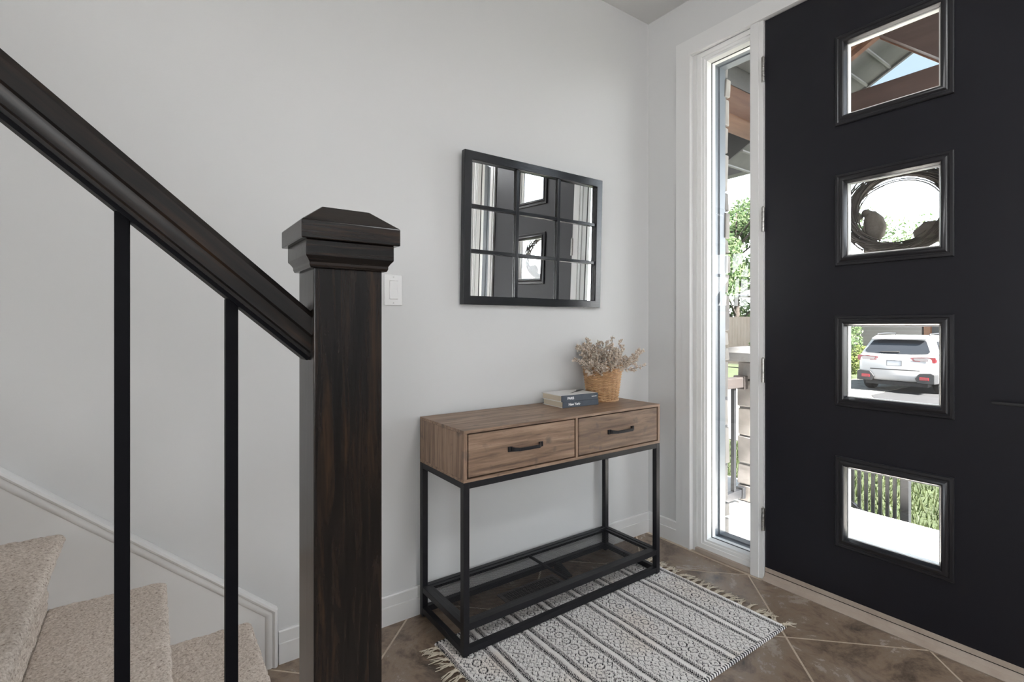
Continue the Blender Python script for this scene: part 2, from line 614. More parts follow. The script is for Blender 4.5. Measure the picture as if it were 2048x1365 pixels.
# walls behind the camera, with unseen windows added to let in fill daylight
MB().panel_holes([-6.6, -4.4, -2.6, 0.0], [-.1, .35, 2.3, 5.2], {(1, 1)}, lambda t, y, z: (t, y, z), -6.6, -6.45).build('wall_far', M_wall, kind='structure')
MB().panel_holes([-6.45, -5.2, -3.6, .13], [-.1, .12, 2.3, ZC + .1], {(1, 1)}, lambda t, a, z: (a, t, z), -6.6, -6.45).build('wall_back', M_wall, kind='structure')
for i, (P, a0, a1) in enumerate(((lambda a, b, h: (-6.5 - h, a, b), -4.4, -2.6), (lambda a, b, h: (a, -6.5 - h, b), -5.2, -3.6))):
    zw = (.35, .12)[i]
    w = thing('window_%d' % (i + 3), None, None, P(a0, zw, 0), kind='structure')
    MB().frame([(0, 0), (0, .05), (.06, .05), (.06, 0)], a0, a1, zw, 2.3, P).build('window_frame', M_vinyl, w)
    MB().add([P(a0, zw, .02), P(a1, zw, .02), P(a1, 2.3, .02), P(a0, 2.3, .02)], [(0, 1, 2, 3)]).build('pane', M_glass, w, merge=False)
# ceiling with the stairwell opening
MB().panel_holes([-6.6, -2.55, .14], [-6.6, -1.12, .02], {(0, 1)}, lambda t, a, b: (a, b, t), ZC, ZC + .1).build('ceiling', M_ceil, kind='structure')
MB().box(-6.6, -2.45, -1.22, -1.12, ZC + .1, 5.2).build('wall_stairwell', M_wall, kind='structure')
MB().box(-2.55, -2.45, -1.12, 0, ZC + .1, 5.2).build('wall_stairwell_front', M_wall, kind='structure')
MB().box(-6.6, -2.45, -1.22, .14, 5.2, 5.3).build('ceiling_stairwell', M_ceil, kind='structure')

# floor: grout bed with laid tiles
floor = MB().box(-6.6, .02, -6.6, .0, -.16, -.0010).build('floor', M_grout, kind='structure')
S, U0, V0 = .6465, .550, -.601          # tile joints: x-y = U0+kS ; x+y = V0+kS


def clip_poly(poly, inside, cut):
    out = []
    for i in range(len(poly)):
        a, b = poly[i - 1], poly[i]
        ia, ib = inside(a), inside(b)
        if ia != ib:
            out.append(cut(a, b))
        if ib:
            out.append(b)
    return out


def clip_rect(poly, x0, x1, y0, y1):
    for ax, val, sg in ((0, x0, 1), (0, x1, -1), (1, y0, 1), (1, y1, -1)):
        def ins(p): return (p[ax] - val) * sg >= 0
        def cut(a, b):
            t = (val - a[ax]) / (b[ax] - a[ax])
            return (a[0] + (b[0] - a[0]) * t, a[1] + (b[1] - a[1]) * t)
        poly = clip_poly(poly, ins, cut)
        if len(poly) < 3:
            return []
    return poly


g = .0078
for ku in range(-14, 12):
    for kv in range(-20, 6):
        u0, u1 = U0 + ku * S + g * .7, U0 + (ku + 1) * S - g * .7
        v0, v1 = V0 + kv * S + g * .7, V0 + (kv + 1) * S - g * .7
        q = [((u + v) / 2, (v - u) / 2) for u, v in ((u0, v0), (u0, v1), (u1, v1), (u1, v0))]
        q = clip_rect(q, -6.4, -.030, -6.4, -.012)
        if len(q) < 3:
            continue
        area = abs(sum(q[i - 1][0] * q[i][1] - q[i][0] * q[i - 1][1] for i in range(len(q)))) / 2
        if area < .0015:
            continue
        cx, cy = sum(p[0] for p in q) / len(q), sum(p[1] for p in q) / len(q)
        if cx < -3.2 or cy < -2.6:
            if (ku + kv) % 1 == 0 and (cx < -5 or cy < -5):
                pass
        a2 = sum(q[i - 1][0] * q[i][1] - q[i][0] * q[i - 1][1] for i in range(len(q)))
        if a2 < 0:
            q.reverse()
        loc = [(p[0] - cx, p[1] - cy) for p in q]
        mb = MB().prism(loc, 'z', -.003, 0)
        me = mb.mesh('floor_tile', M_tile, merge=True)
        o = obj_from(me, 'floor_tile')
        # turned / shifted print so that no two tiles look alike: the noise is read in object space
        o.location = (cx, cy, 0)
        o.parent = floor
# per-tile print offset
N_, L_, b_ = nodes(M_tile)
oi = N_.new('ShaderNodeObjectInfo')
mpn = [n for n in N_ if n.type == 'MAPPING'][0]
vm = N_.new('ShaderNodeVectorMath'); vm.operation = 'SCALE'; vm.inputs[0].default_value = (31.0, 17.0, 9.0)
L_.new(oi.outputs['Random'], vm.inputs['Scale'])
L_.new(vm.outputs[0], mpn.inputs['Location'])

# baseboards (two-step flat profile)
bprof = [(0, 0), (.013, 0), (.013, .066), (.0095, .068), (.0095, .104), (.0065, .108), (0, .108)]


def baseboard(name, a0, a1, axis):
    rings = []
    for a in (a0, a1):
        rings.append([(a, -d_, z) if axis == 'x' else (-d_, a, z) for d_, z in bprof])
    return MB().loft(rings).build(name, M_trim, kind='structure')


baseboard('baseboard_left', -1.848, -.001, 'x')
baseboard('baseboard_right', -.188, -.001, 'y')

# ================================================================== DOOR WALL: casing, sidelights, door
casing = [(0, 0), (0, .013), (.036, .013), (.038, .0165), (.072, .0165), (.075, .021), (.085, .021), (.088, .014), (.088, 0)]
CO0, CO1, CZ = -.187, -2.007, 2.531
# travel up the hinge side, across, and down the latch side; the profile offset runs inwards
MB().sweep2d([(o, h) for o, h in casing], [(CO0, 0), (CO0, CZ), (CO1, CZ), (CO1, 0)], lambda a, b, h: (-h, a, b)).build('trim_1', M_trim, kind='structure', auto=35)
# jamb lining of the whole opening, with the two mullions beside the door
jm = MB()
jm.box(0, .15, OY0 - .022, OY0 - .0005, .0, OZ - .0005).box(0, .15, OY1 + .0005, OY1 + .022, .0, OZ - .0005)
jm.build('trim_2', M_trim, kind='structure')
MB().box(-.004, .15, OY1 + .022, OY0 - .022, OZ - .006, OZ - .0005).build('trim_3', M_trim, kind='structure')
DY0, DY1, DZ0, DZ1 = -.640, -1.554, .052, 2.442
for i, (a, b) in enumerate(((-.577, -.6365), (-1.5575, -1.617))):
    # flat cover strip on the room side; the sash stile and a narrow door jamb stand behind it
    jb = (-.6245, -.6365) if i == 0 else (-1.5575, -1.5695)
    MB().box(-.012, .0045, a, b, .0, OZ - .007).box(-.016, -.012, a - (.004 if i == 0 else .020), a - (.040 if i == 0 else .056), .0, OZ - .007) \
        .box(.0045, .085, jb[0], jb[1], .0, OZ - .007).build('trim_%d' % (4 + i), M_trim, kind='structure')


def sidelight(name, a0, a1, label):
    """a0 > a1 (y); glazed panel between jamb and mullion"""
    w = thing(name, label, 'window', (0, a0, .0), kind='structure')
    lo, hi = min(a0, a1), max(a0, a1)
    P = lambda a, b, h: (.045 - h, a, b)
    # stepped white sash
    MB().frame([(0, -.03), (0, .04), (.022, .04), (.024, .036), (.036, .036), (.039, .030), (.047, .030), (.0525, .004), (.0525, -.03)], lo, hi, .020, OZ - .008, P) \
        .build('sash_frame', M_vinyl, w, auto=30)
    i = .0525
    MB().frame([(0, -.006), (0, .003), (.0045, .003), (.0045, -.006)], lo + i - .004, hi - i + .004, .020 + i - .004, OZ - .008 - i + .004, P).build('gasket', M_rubber, w)
    MB().box(.044, .048, lo + i - .003, hi - i + .003, .020 + i - .003, OZ - .008 - i + .003).build('pane', M_glass, w)
    # grey metal-clad outer reveal
    rv = [(0, 0), (0, .088), (.05, .088), (.05, .040), (.044, .038), (.044, .012), (.050, .010), (.050, 0)]
    wl_, ml_ = (hi - .002, lo + .002) if name == 'window_1' else (lo + .002, hi - .002)
    sg_ = 1 if name == 'window_1' else -1
    MB().sweep2d([(o_ * sg_, h_) for o_, h_ in rv], [(ml_, .022), (wl_, .022), (wl_, OZ - .010), (ml_, OZ - .010)], lambda a, b, h: (.0755 + h, a, b)).build('outer_reveal', M_alu, w)
    sl0, sl1 = (-.5765, hi) if name == 'window_1' else (lo, -1.6175)
    MB().box(-.014, .15, sl0, sl1, .0015, .020).build('window_sill', M_sweep, w)
    return w


sidelight('window_1', OY0 - .0225, -.6240, 'tall narrow sidelight window with white frame beside the black door')
sidelight('window_2', -1.5700, OY1 + .0225, 'tall narrow sidelight window beyond the latch edge of the black door')

door = thing('door_1', 'black front door with four square glass lites in a column', 'door', (0, DY0, 0), kind='structure')
yl, yr = -.957, -1.243            # glass opening
zl = [(.285, .561), (.832, 1.110), (1.379, 1.660), (1.926, 2.200)]
zc = [DZ0]
for a, b in zl:
    zc += [a - .004, b + .004]
zc.append(DZ1)
MB().panel_holes([DY1, yr - .004, yl + .004, DY0], zc, {(1, 1), (1, 3), (1, 5), (1, 7)}, wallp, 0, .044).build('door_slab', M_door, door)
lprof = [(0, 0), (0, .0055), (.003, .009), (.011, .0105), (.013, .0085), (.017, .009), (.024, .0145), (.029, .0155), (.033, .0125), (.036, .005), (.0395, -.004), (.0395, -.012), (.034, -.012), (.034, 0)]
for a, b in zl:
    o = MB().frame(lprof, yr - .038, yl + .038, a - .038, b + .038, PX(0)).build('lite_frame', M_litef, door, auto=28)
    MB().frame([(0, -.012), (0, -.006), (.006, -.006), (.006, -.012)], yr - .001, yl + .001, a - .001, b + .001, PX(0)).build('glazing_bead', M_vinyl, o)
    MB().box(.017, .020, yr - .003, yl + .003, a - .003, b + .003).build('pane', M_glass, door)
    MB().frame([(0, 0), (0, .010), (.030, .012), (.038, 0)], yr - .038, yl + .038, a - .038, b + .038, lambda p, q, h: (.044 + h, p, q)).build('outer_lite_frame', M_litef, door)
    MB().frame([(0, 0), (0, .020), (.004, .020), (.004, 0)], yr - .0035, yl + .0035, a - .0035, b + .0035, lambda p, q, h: (.0205 + h, p, q)).build('white_spacer', M_vinyl, o)
for z0, z1 in ((2.173, 2.280), (1.518, 1.625), (.860, .965), (.214, .312)):
    h = MB()
    n = 5
    for k_ in range(n):
        a, b = z0 + (z1 - z0) * k_ / n + .0006, z0 + (z1 - z0) * (k_ + 1) / n - .0006
        h.lathe([(.0074, a), (.0074, b)], (-.0135, -.6370, 0), 14)
    h.lathe([(.002, z1), (.0045, z1 + .001), (.0035, z1 + .005), (.001, z1 + .006)], (-.0135, -.6370, 0), 12)
    hb = h.build('hinge', M_steel, door, auto=40)
# sweep, threshold
MB().box(-.002, .042, DY1, DY0, .034, DZ0).build('door_sweep', M_sweep, door)
MB().box(-.0005, .040, DY1, DY0, .0305, .034).build('sweep_gap', M_gap, door)
MB().prism([(-.028, .0005), (-.028, .003), (-.006, .014), (.0, .0302), (.15, .0302), (.15, .0005)], 'y', -1.5555, -.6385).build('threshold', M_sweep, door)
# lever handle
hd = MB()
hd.lathe([(.026, 0), (.026, .006), (.024, .008)], (-.008, -1.497, .870), 28, 'x')
hdl = hd.build('handle_rose', M_rubber, door, auto=35)
MB().tube([(-.004, -1.497, .870), (-.05, -1.497, .870)], .010, 14).build('handle_neck', M_rubber, hdl, smooth=True)
MB().loft([[(-.053 + dx, y, .868 + dz) for dx, dz in ((-.006, -.004), (.006, -.004), (.006, .005), (-.006, .005))] for y in (-1.508, -1.45, -1.40, -1.382)]) \
    .build('lever', M_rubber, door, bevel=.002)

# ================================================================== STAIRS
rise, run = .1925, .2235
stair = thing('staircase', 'beige carpeted staircase rising along the white wall behind the dark newel post', 'stairs', (-1.95, -.55, 0))
SY0, SY1 = -1.120, -.013


def noise2(shape, cell, seed):
    r_ = np.random.default_rng(seed)
    h, w = shape
    gh, gw = int(h / cell) + 3, int(w / cell) + 3
    gr = r_.random((gh, gw))
    yy, xx = np.arange(h) / cell, np.arange(w) / cell
    y0, x0 = yy.astype(int), xx.astype(int)
    fy, fx = (yy - y0)[:, None], (xx - x0)[None]
    fy, fx = fy * fy * (3 - 2 * fy), fx * fx * (3 - 2 * fx)
    a, b = gr[np.ix_(y0, x0)], gr[np.ix_(y0, x0 + 1)]
    c, d2 = gr[np.ix_(y0 + 1, x0)], gr[np.ix_(y0 + 1, x0 + 1)]
    return a * (1 - fy) * (1 - fx) + b * (1 - fy) * fx + c * fy * (1 - fx) + d2 * fy * fx


def carpet_strip(path, name, res, amp, seed, SY0=SY0, SY1=SY1):
    """path in (x,z); swept along y with tufted relief along the path normal"""
    pts = [Vector(p) for p in path]
    seg = [(pts[i + 1] - pts[i]).length for i in range(len(pts) - 1)]
    tot = sum(seg)
    n = max(8, int(tot / res))
    xs, nr = [], []
    for k_ in range(n + 1):
        t = tot * k_ / n
        i = 0
        while i < len(seg) - 1 and t > seg[i]:
            t -= seg[i]; i += 1
        d_ = (pts[i + 1] - pts[i]) / seg[i]
        p = pts[i] + d_ * min(t, seg[i])
        xs.append((p.x, p.y)); nr.append((d_.y, -d_.x))
    xs, nr = np.array(xs), np.array(nr)
    m = int((SY1 - SY0) / res)
    ys = np.linspace(SY0, SY1, m + 1)
    hgt = (noise2((n + 1, m + 1), 1.9, seed) * .65 + noise2((n + 1, m + 1), 6, seed + 1) * .35) * amp
    X = xs[:, 0][:, None] + nr[:, 0][:, None] * hgt
    Z = xs[:, 1][:, None] + nr[:, 1][:, None] * hgt
    Y = np.broadcast_to(ys[None], X.shape)
    v = np.stack([X, Y, Z], -1).reshape(-1, 3)
    idx = np.arange((n + 1) * (m + 1)).reshape(n + 1, m + 1)
    f = np.stack([idx[:-1, :-1], idx[:-1, 1:], idx[1:, 1:], idx[1:, :-1]], -1).reshape(-1, 4)
    me = bpy.data.meshes.new(name)
    me.from_pydata(v.tolist(), [], f[:, ::-1].tolist())
    me.materials.append(M_carpet)
    me.polygons.foreach_set('use_smooth', [True] * len(me.polygons))
    o = bpy.data.objects.new(name, me)
    COL.objects.link(o)
    put(o, stair)
    return o


for k_ in range(14):
    zt = .1745 + rise * k_
    xn = -1.925 - run * k_                      # nose
    res = .0032 if k_ < 4 else .02
    amp = .0060 if k_ < 4 else .002
    zb = max(0.002, zt - rise)
    rn = .020
    arc = [(xn - rn + rn * math.cos(q), zt - rn + rn * math.sin(q)) for q in [math.radians(t) for t in range(-90, 91, 15)]]
    # orientation of the strips: normal points out of the step
    tread = [(xn - run - .034, zt)] + arc[::-1] + [(xn - .032, zt - 2 * rn)]
    ys_ = -1.064 if k_ == 0 else SY0        # the first step is notched round the newel post
    carpet_strip(tread, 'tread', res, amp, 100 + k_, ys_)
    if k_ == 0:
        carpet_strip([(xn - run - .034, zt), (-2.030, zt)], 'tread', res, amp, 150, SY0, ys_)
        MB().box(xn - run - .05, -2.030, SY0 + .001, ys_, zb + .001, zt - .006).build('step_core', M_carpet, stair)
    carpet_strip([(xn - .032, zt - 2 * rn), (xn - .034, zb)], 'riser', res, amp, 200 + k_, ys_)
    MB().box(xn - run - .05, xn - .040, ys_ + .001, SY1 - .001, zb + .001, zt - .006).build('step_core', M_carpet, stair)
# wall skirt with moulded cap
sl = .87
xa = -1.852
skz = lambda x: .188 + (xa - x) * sl
sk = thing('trim_6', None, None, (xa, 0, 0), kind='structure')
poly = [(xa - .004, .002), (xa - .004, skz(xa) - .004), (-5.2, skz(-5.2)), (-5.2, skz(-5.2) - .62), (-2.6, .3), (-2.3, .002)]
MB().prism(poly, 'y', -.0125, -.0005).build('skirt_board', M_trim, sk)
capp = [(0, 0), (0, .017), (.004, .024), (.010, .026), (.015, .023), (.0165, .0195), (.0180, .0195), (.024, .021), (.031, .0195), (.036, .0155), (.038, .0128), (.038, 0)]
MB().sweep2d([(o, h) for o, h in capp], [(xa, .002), (xa, skz(xa)), (-5.2, skz(-5.2))], PY(0)).build('skirt_moulding', M_trim, sk, auto=32)

# newel post
NX0, NX1, NY0, NY1 = -2.0247, -1.9368, -1.1460, -1.0690
nc = ((NX0 + NX1) / 2, (NY0 + NY1) / 2)
newel = thing('newel_post', 'dark espresso oak newel post with a moulded square cap', 'post', (nc[0], nc[1], 0))
MB().box(NX0, NX1, NY0, NY1, .001, 1.186).build('post_shaft', M_oak_v, newel, bevel=.0015)


def sq(hx, z, hy=None):
    hy = hx if hy is None else hy
    return [(nc[0] - hx, nc[1] - hy, z), (nc[0] + hx, nc[1] - hy, z), (nc[0] + hx, nc[1] + hy, z), (nc[0] - hx, nc[1] + hy, z)]


ky = -.005
MB().loft([sq(.045, 1.181, .0395), sq(.049, 1.1815, .0435), sq(.0505, 1.185, .045), sq(.0505, 1.188, .045), sq(.053, 1.192, .0475), sq(.056, 1.1955, .0505), sq(.056, 1.2153, .0505)]) \
    .build('cap_moulding', M_oak_cap, newel, bevel=.0008)
MB().loft([sq(.0625, 1.2153, .057), sq(.0625, 1.2376, .057), sq(.031, 1.2615, .027)]).build('cap_top', M_oak_cap, newel, bevel=.0012)

# handrail (local x along the slope, rotated about y)
ang = math.atan(.87)
rail_y = -1.1055
half = [(.012, .0195), (.0235, .0185), (.030, .0120), (.030, -.0045), (.0268, -.0070), (.0248, -.0130), (.0252, -.0205), (.0190, -.0220), (.0190, -.0260)]
rp = half + [(-y_, z_) for y_, z_ in reversed(half)]
hr = thing('handrail', 'dark espresso oak handrail sloping down into the newel post', 'handrail', (NX0, rail_y, 1.115))
Lr = 2.6


def rail_mesh(prof, m, name, x1):
    me = MB().loft([[(0, y, z) for y, z in prof], [(x1, y, z) for y, z in prof]]).mesh(name, m, True, True)
    sharp_by_angle(me, 25)
    o = bpy.data.objects.new(name, me)
    COL.objects.link(o)
    o.parent = hr
    o.rotation_euler = (0, ang, 0)
    # the lower end is hidden in the post's face: cut square to the post
    o.location = (.018, 0, -.027)
    return o


up = [p for p in rp]
o = rail_mesh(rp, M_oak_h, 'rail_body', -Lr)
o = rail_mesh([(-.0155, -.0255), (.0155, -.0255), (.0155, -.0305), (-.0155, -.0305)], M_iron, 'rail_fillet', -Lr)
for k_ in range(6):
    xb = -2.1105 - .1045 * k_
    zt = 1.115 - .027 + (NX0 + .018 - xb) * .87 - .0305 / math.cos(ang)
    stp = max(0, int((-1.925 - xb) / run))
    z0 = .1745 + rise * stp + .0035
    t = .0068
    b = MB().box(xb - t, xb + t, rail_y - t, rail_y + t, z0, zt + .004).build('baluster', M_iron, bevel=.0008)
    tag(b, 'square black iron baluster, %s from the newel post' % ('first', 'second', 'third', 'fourth', 'fifth', 'sixth')[k_], 'baluster', 'square iron balusters under the handrail')

# ================================================================== WALL SWITCH
sw = thing('light_switch', 'white rocker light switch on the wall behind the newel post', 'light switch', (-1.451, 0, 1.242))
MB().box(-1.4865, -1.4165, -.006, -.0002, 1.184, 1.299).build('switch_plate', M_plastic, sw, bevel=.003, seg=3)
MB().prism([(-.0062, 1.207), (-.0095, 1.209), (-.0068, 1.2415), (-.0105, 1.275), (-.0062, 1.277)], 'x', -1.4670, -1.4360).build('rocker', M_plastic, sw)
MB().frame([(0, .0058), (0, .0068), (.002, .0068), (.002, .0058)], -1.4695, -1.4335, 1.2045, 1.2795, PY(0)).build('rocker_frame', M_plastic, sw)
for z in (1.1935, 1.2895):
    MB().lathe([(.0028, -.0058), (.0028, -.0068), (.001, -.0072)], (-1.4515, 0, z), 12, 'y').build('screw', M_screw, sw)

# ================================================================== MIRROR
mx0, mx1, mz0, mz1 = -1.168, -.393, 1.195, 1.817
mir = thing('wall_mirror', 'black framed nine-pane window mirror on the wall above the console', 'mirror', ((mx0 + mx1) / 2, -.002, mz0))
mparts = []
cx_ = (mx0 + mx1) / 2
lx0, lx1, H_ = mx0 - cx_, mx1 - cx_, mz1 - mz0
PM = lambda a, b, h: (a, -h, b)
fw = .036
mparts.append(MB().frame([(0, 0), (0, .026), (fw, .026), (fw, .006), (fw, 0)], lx0, lx1, 0, H_, PM).mesh('frame', M_mframe, merge=True))
ow, oh = (lx1 - lx0 - 2 * fw), (H_ - 2 * fw)
bars = []
for i in (1, 2):
    x = lx0 + fw + ow * i / 3
    bars.append(MB().box(x - .008, x + .008, -.020, -.0085, fw - .001, H_ - fw + .001).mesh('muntin_bar', M_mframe, merge=True))
    z = fw + oh * i / 3
    bars.append(MB().box(lx0 + fw - .001, lx1 - fw + .001, -.0185, -.0085, z - .008, z + .008).mesh('muntin_bar', M_mframe, merge=True))
tilt = math.radians(1.6)
fo = obj_from(mparts[0], 'mirror_frame')
fo.parent = mir
b = fo.modifiers.new('bevel', 'BEVEL'); b.width = .0025; b.segments = 2; b.limit_method = 'ANGLE'
for me in bars:
    o = obj_from(me, 'muntin_bar'); o.parent = mir
    b = o.modifiers.new('bevel', 'BEVEL'); b.width = .002; b.segments = 2; b.limit_method = 'ANGLE'
for i in range(3):
    for j in range(3):
        xx0, xx1 = lx0 + fw + ow * i / 3, lx0 + fw + ow * (i + 1) / 3
        zz0, zz1 = fw + oh * j / 3, fw + oh * (j + 1) / 3
        o = obj_from(MB().box(xx0, xx1, -.008, -.005, zz0, zz1).mesh('mirror_pane', M_mirror, merge=True), 'mirror_pane'); o.parent = mir
mir.rotation_euler = (tilt, 0, 0)

# ================================================================== CONSOLE TABLE
CX0, CX1, CY0, CY1 = -1.350, -.348, -.350, -.018
con = thing('console_table', 'rustic brown wood console table with black metal legs and mesh shelf', 'table', ((CX0 + CX1) / 2, (CY0 + CY1) / 2, 0))
MB().box(CX0, CX1, CY0, CY1, .7500, .7605).build('table_top', M_rustic_h, con, bevel=.0012)
body = MB()
MB().box(CX0, CX0 + .0135, CY0, CY1, .599, .7498).build('side_panel', M_rustic_v, con, bevel=.0006)
MB().box(CX1 - .0135, CX1, CY0, CY1, .599, .7498).build('side_panel', M_rustic_v, con, bevel=.0006)
MB().box(CX0, CX1, CY0, CY1, .588, .5988).build('bottom_panel', M_rustic_h, con, bevel=.0008)
MB().box(CX0 + .0137, CX1 - .0137, CY1 - .006, CY1, .5990, .7498).build('back_panel', M_rustic_h, con)
MB().box(-.8515, -.8395, CY0, CY1 - .007, .5990, .7498).build('divider_panel', M_rustic_v, con)
for (a, b), m in (((CX0 + .0155, -.8535), M_rustic_d), ((-.8375, CX1 - .0155), M_rustic_d2)):
    dr = MB().box(a + .0035, b - .0035, CY0 + .0015, CY0 + .018, .6035, .7458).build('drawer', m, con, bevel=.0008)
    MB().box(a, b, CY0 + .019, CY1 - .010, .601, .744).build('drawer_box', M_gap, dr)
    # square U pull with feet and a slanting grip
    xc = (-1.0945 if a < -1 else -.5990)
    hw = .0775
    h = MB()
    for sg in (-1, 1):
        xo = xc + sg * hw
        h.box(min(xo, xo - sg * .017), max(xo, xo - sg * .017), CY0 - .0045, CY0 + .0013, .6665, .6840)
    prof = lambda z, t: None
    pts = [(xc - hw + .012, CY0 - .004), (xc - hw + .018, CY0 - .012), (xc - hw + .034, CY0 - .026), (xc + hw - .034, CY0 - .026), (xc + hw - .018, CY0 - .012), (xc + hw - .012, CY0 - .004)]
    rings = []
    wd = [.0080, .0070, .0055, .0055, .0070, .0080]
    off = [(-.0, .006), (.0035, .0035), (.002, .006), (-.002, .006), (-.0035, .0035), (0, .006)]
    for (px, py), w_, (ox, oy) in zip(pts, wd, off):
        rings.append([(px - ox * .6, py - oy * .5, .6752 - w_), (px + ox * .6, py + oy * .5, .6752 - w_), (px + ox * .6, py + oy * .5, .6752 + w_), (px - ox * .6, py - oy * .5, .6752 + w_)])
    h.loft(rings)
    h.build('handle', M_blackmetal, dr, bevel=.0008)
LG = .0225
for lx in (CX0, CX1 - LG):
    for ly in (CY0, CY1 - LG):
        zf = .0125 if ly < -.2 else .004
        lg = MB().box(lx, lx + LG, ly, ly + LG, zf, .5878).build('leg', M_blackmetal, con, bevel=.001)
        MB().lathe([(.009, .0005 if ly > -.2 else .0095), (.009, zf)], (lx + LG / 2, ly + LG / 2, 0), 12).build('foot_pad', M_rubber, lg)
for zz0, zz1, nm in ((.5665, .5878, 'top_rail'), (.0945, .1170, 'shelf_rail'), (.0155, .0380, 'bottom_rail')):
    for y in (CY0 + .0006, CY1 - LG + .0006):
        MB().box(CX0 + LG, CX1 - LG, y, y + LG - .0012, zz0, zz1).build(nm, M_blackmetal, con, bevel=.001)
    for x in (CX0 + .0006, CX1 - LG + .0006):
        MB().box(x, x + LG - .0012, CY0 + LG, CY1 - LG, zz0, zz1).build(nm, M_blackmetal, con, bevel=.001)
# welded mesh shelf in a flat border, with a centre bar
ix0, ix1, iy0, iy1 = CX0 + LG, CX1 - LG, CY0 + LG, CY1 - LG
MB().frame([(0, 0), (0, .002), (.016, .002), (.016, 0)], ix0, ix1, iy0, iy1, lambda a, b, h: (a, b, .1125 + h)).build('mesh_border', M_blackmetal, con)
xm = (ix0 + ix1) / 2
MB().box(xm - .0035, xm + .0035, iy0, iy1, .101, .1105).build('centre_bar', M_blackmetal, con)


def mesh_panel(x0, x1, y0, y1, z):
    mb = MB()
    slope = .62                           # lozenge openings, longer along the table
    pit = .0100
    w2 = .00040
    n_ = int((x1 - x0 + (y1 - y0) / slope) / pit) + 2
    for sg in (1, -1):
        for i in range(n_ + 1):
            # line: y = y0 + slope*(x - c) (sg=1) or y = y1 - slope*(x-c)
            c = x0 - (y1 - y0) / slope + i * pit
            xa_, xb_ = max(c, x0), min(c + (y1 - y0) / slope, x1)
            if xb_ - xa_ < .002:
                continue
            if sg == 1:
                p, q = Vector((xa_, y0 + slope * (xa_ - c), 0)), Vector((xb_, y0 + slope * (xb_ - c), 0))
            else:
                p, q = Vector((xa_, y1 - slope * (xa_ - c), 0)), Vector((xb_, y1 - slope * (xb_ - c), 0))
            d_ = (q - p).normalized()
            nn = Vector((-d_.y, d_.x, 0)) * w2
            zz = z + (.0004 if sg > 0 else -.0004)
            v = []
            for e_ in (p, q):
                for (s_, h_) in ((-1, -.0003), (1, -.0003), (1, .0003), (-1, .0003)):
                    v.append((e_.x + nn.x * s_, e_.y + nn.y * s_, zz + h_))
            mb.add(v, [(0, 1, 5, 4), (1, 2, 6, 5), (2, 3, 7, 6), (3, 0, 4, 7)])
    return mb.build('wire_mesh', M_blackmetal, con, merge=False, kind='stuff')


mesh_panel(ix0 + .012, ix1 - .012, iy0 + .012, iy1 - .012, .1118)

# ================================================================== FLOOR REGISTER AND WEDGE UNDER THE TABLE
vx0, vx1, vy0, vy1 = -1.035, -.735, -.178, -.072
vent = thing('floor_register', 'dark slotted metal floor register under the mesh shelf', 'vent', ((vx0 + vx1) / 2, (vy0 + vy1) / 2, 0))
MB().box(vx0, vx1, vy0, vy1, .0004, .0042).build('register_plate', M_vent, vent, bevel=.002)
sl_ = MB()
c_ = 0
for i in range(13):
    for j in range(4):
        x, y = vx0 + .020 + i * .0205, vy0 + .0135 + j * .0200
        if (i + j) % 2 == 0:
            for q in range(3):
                sl_.box(x, x + .017, y + q * .0063, y + q * .0063 + .0038, .0043, .0046)
        else:
            for q in range(3):
                sl_.box(x + q * .0063, x + q * .0063 + .0038, y, y + .0165, .0043, .0046)
sl_.build('register_slots', M_gap, vent, kind='stuff', merge=False)
wd_ = MB().prism([(-.040, .0005), (-.040, .030), (-.048, .034), (-.135, .004), (-.135, .0005)], 'x', -.700, -.672).build('door_wedge', M_rubber, bevel=.001)
tag(wd_, 'small black rubber door wedge on the floor behind the register', 'doorstop')

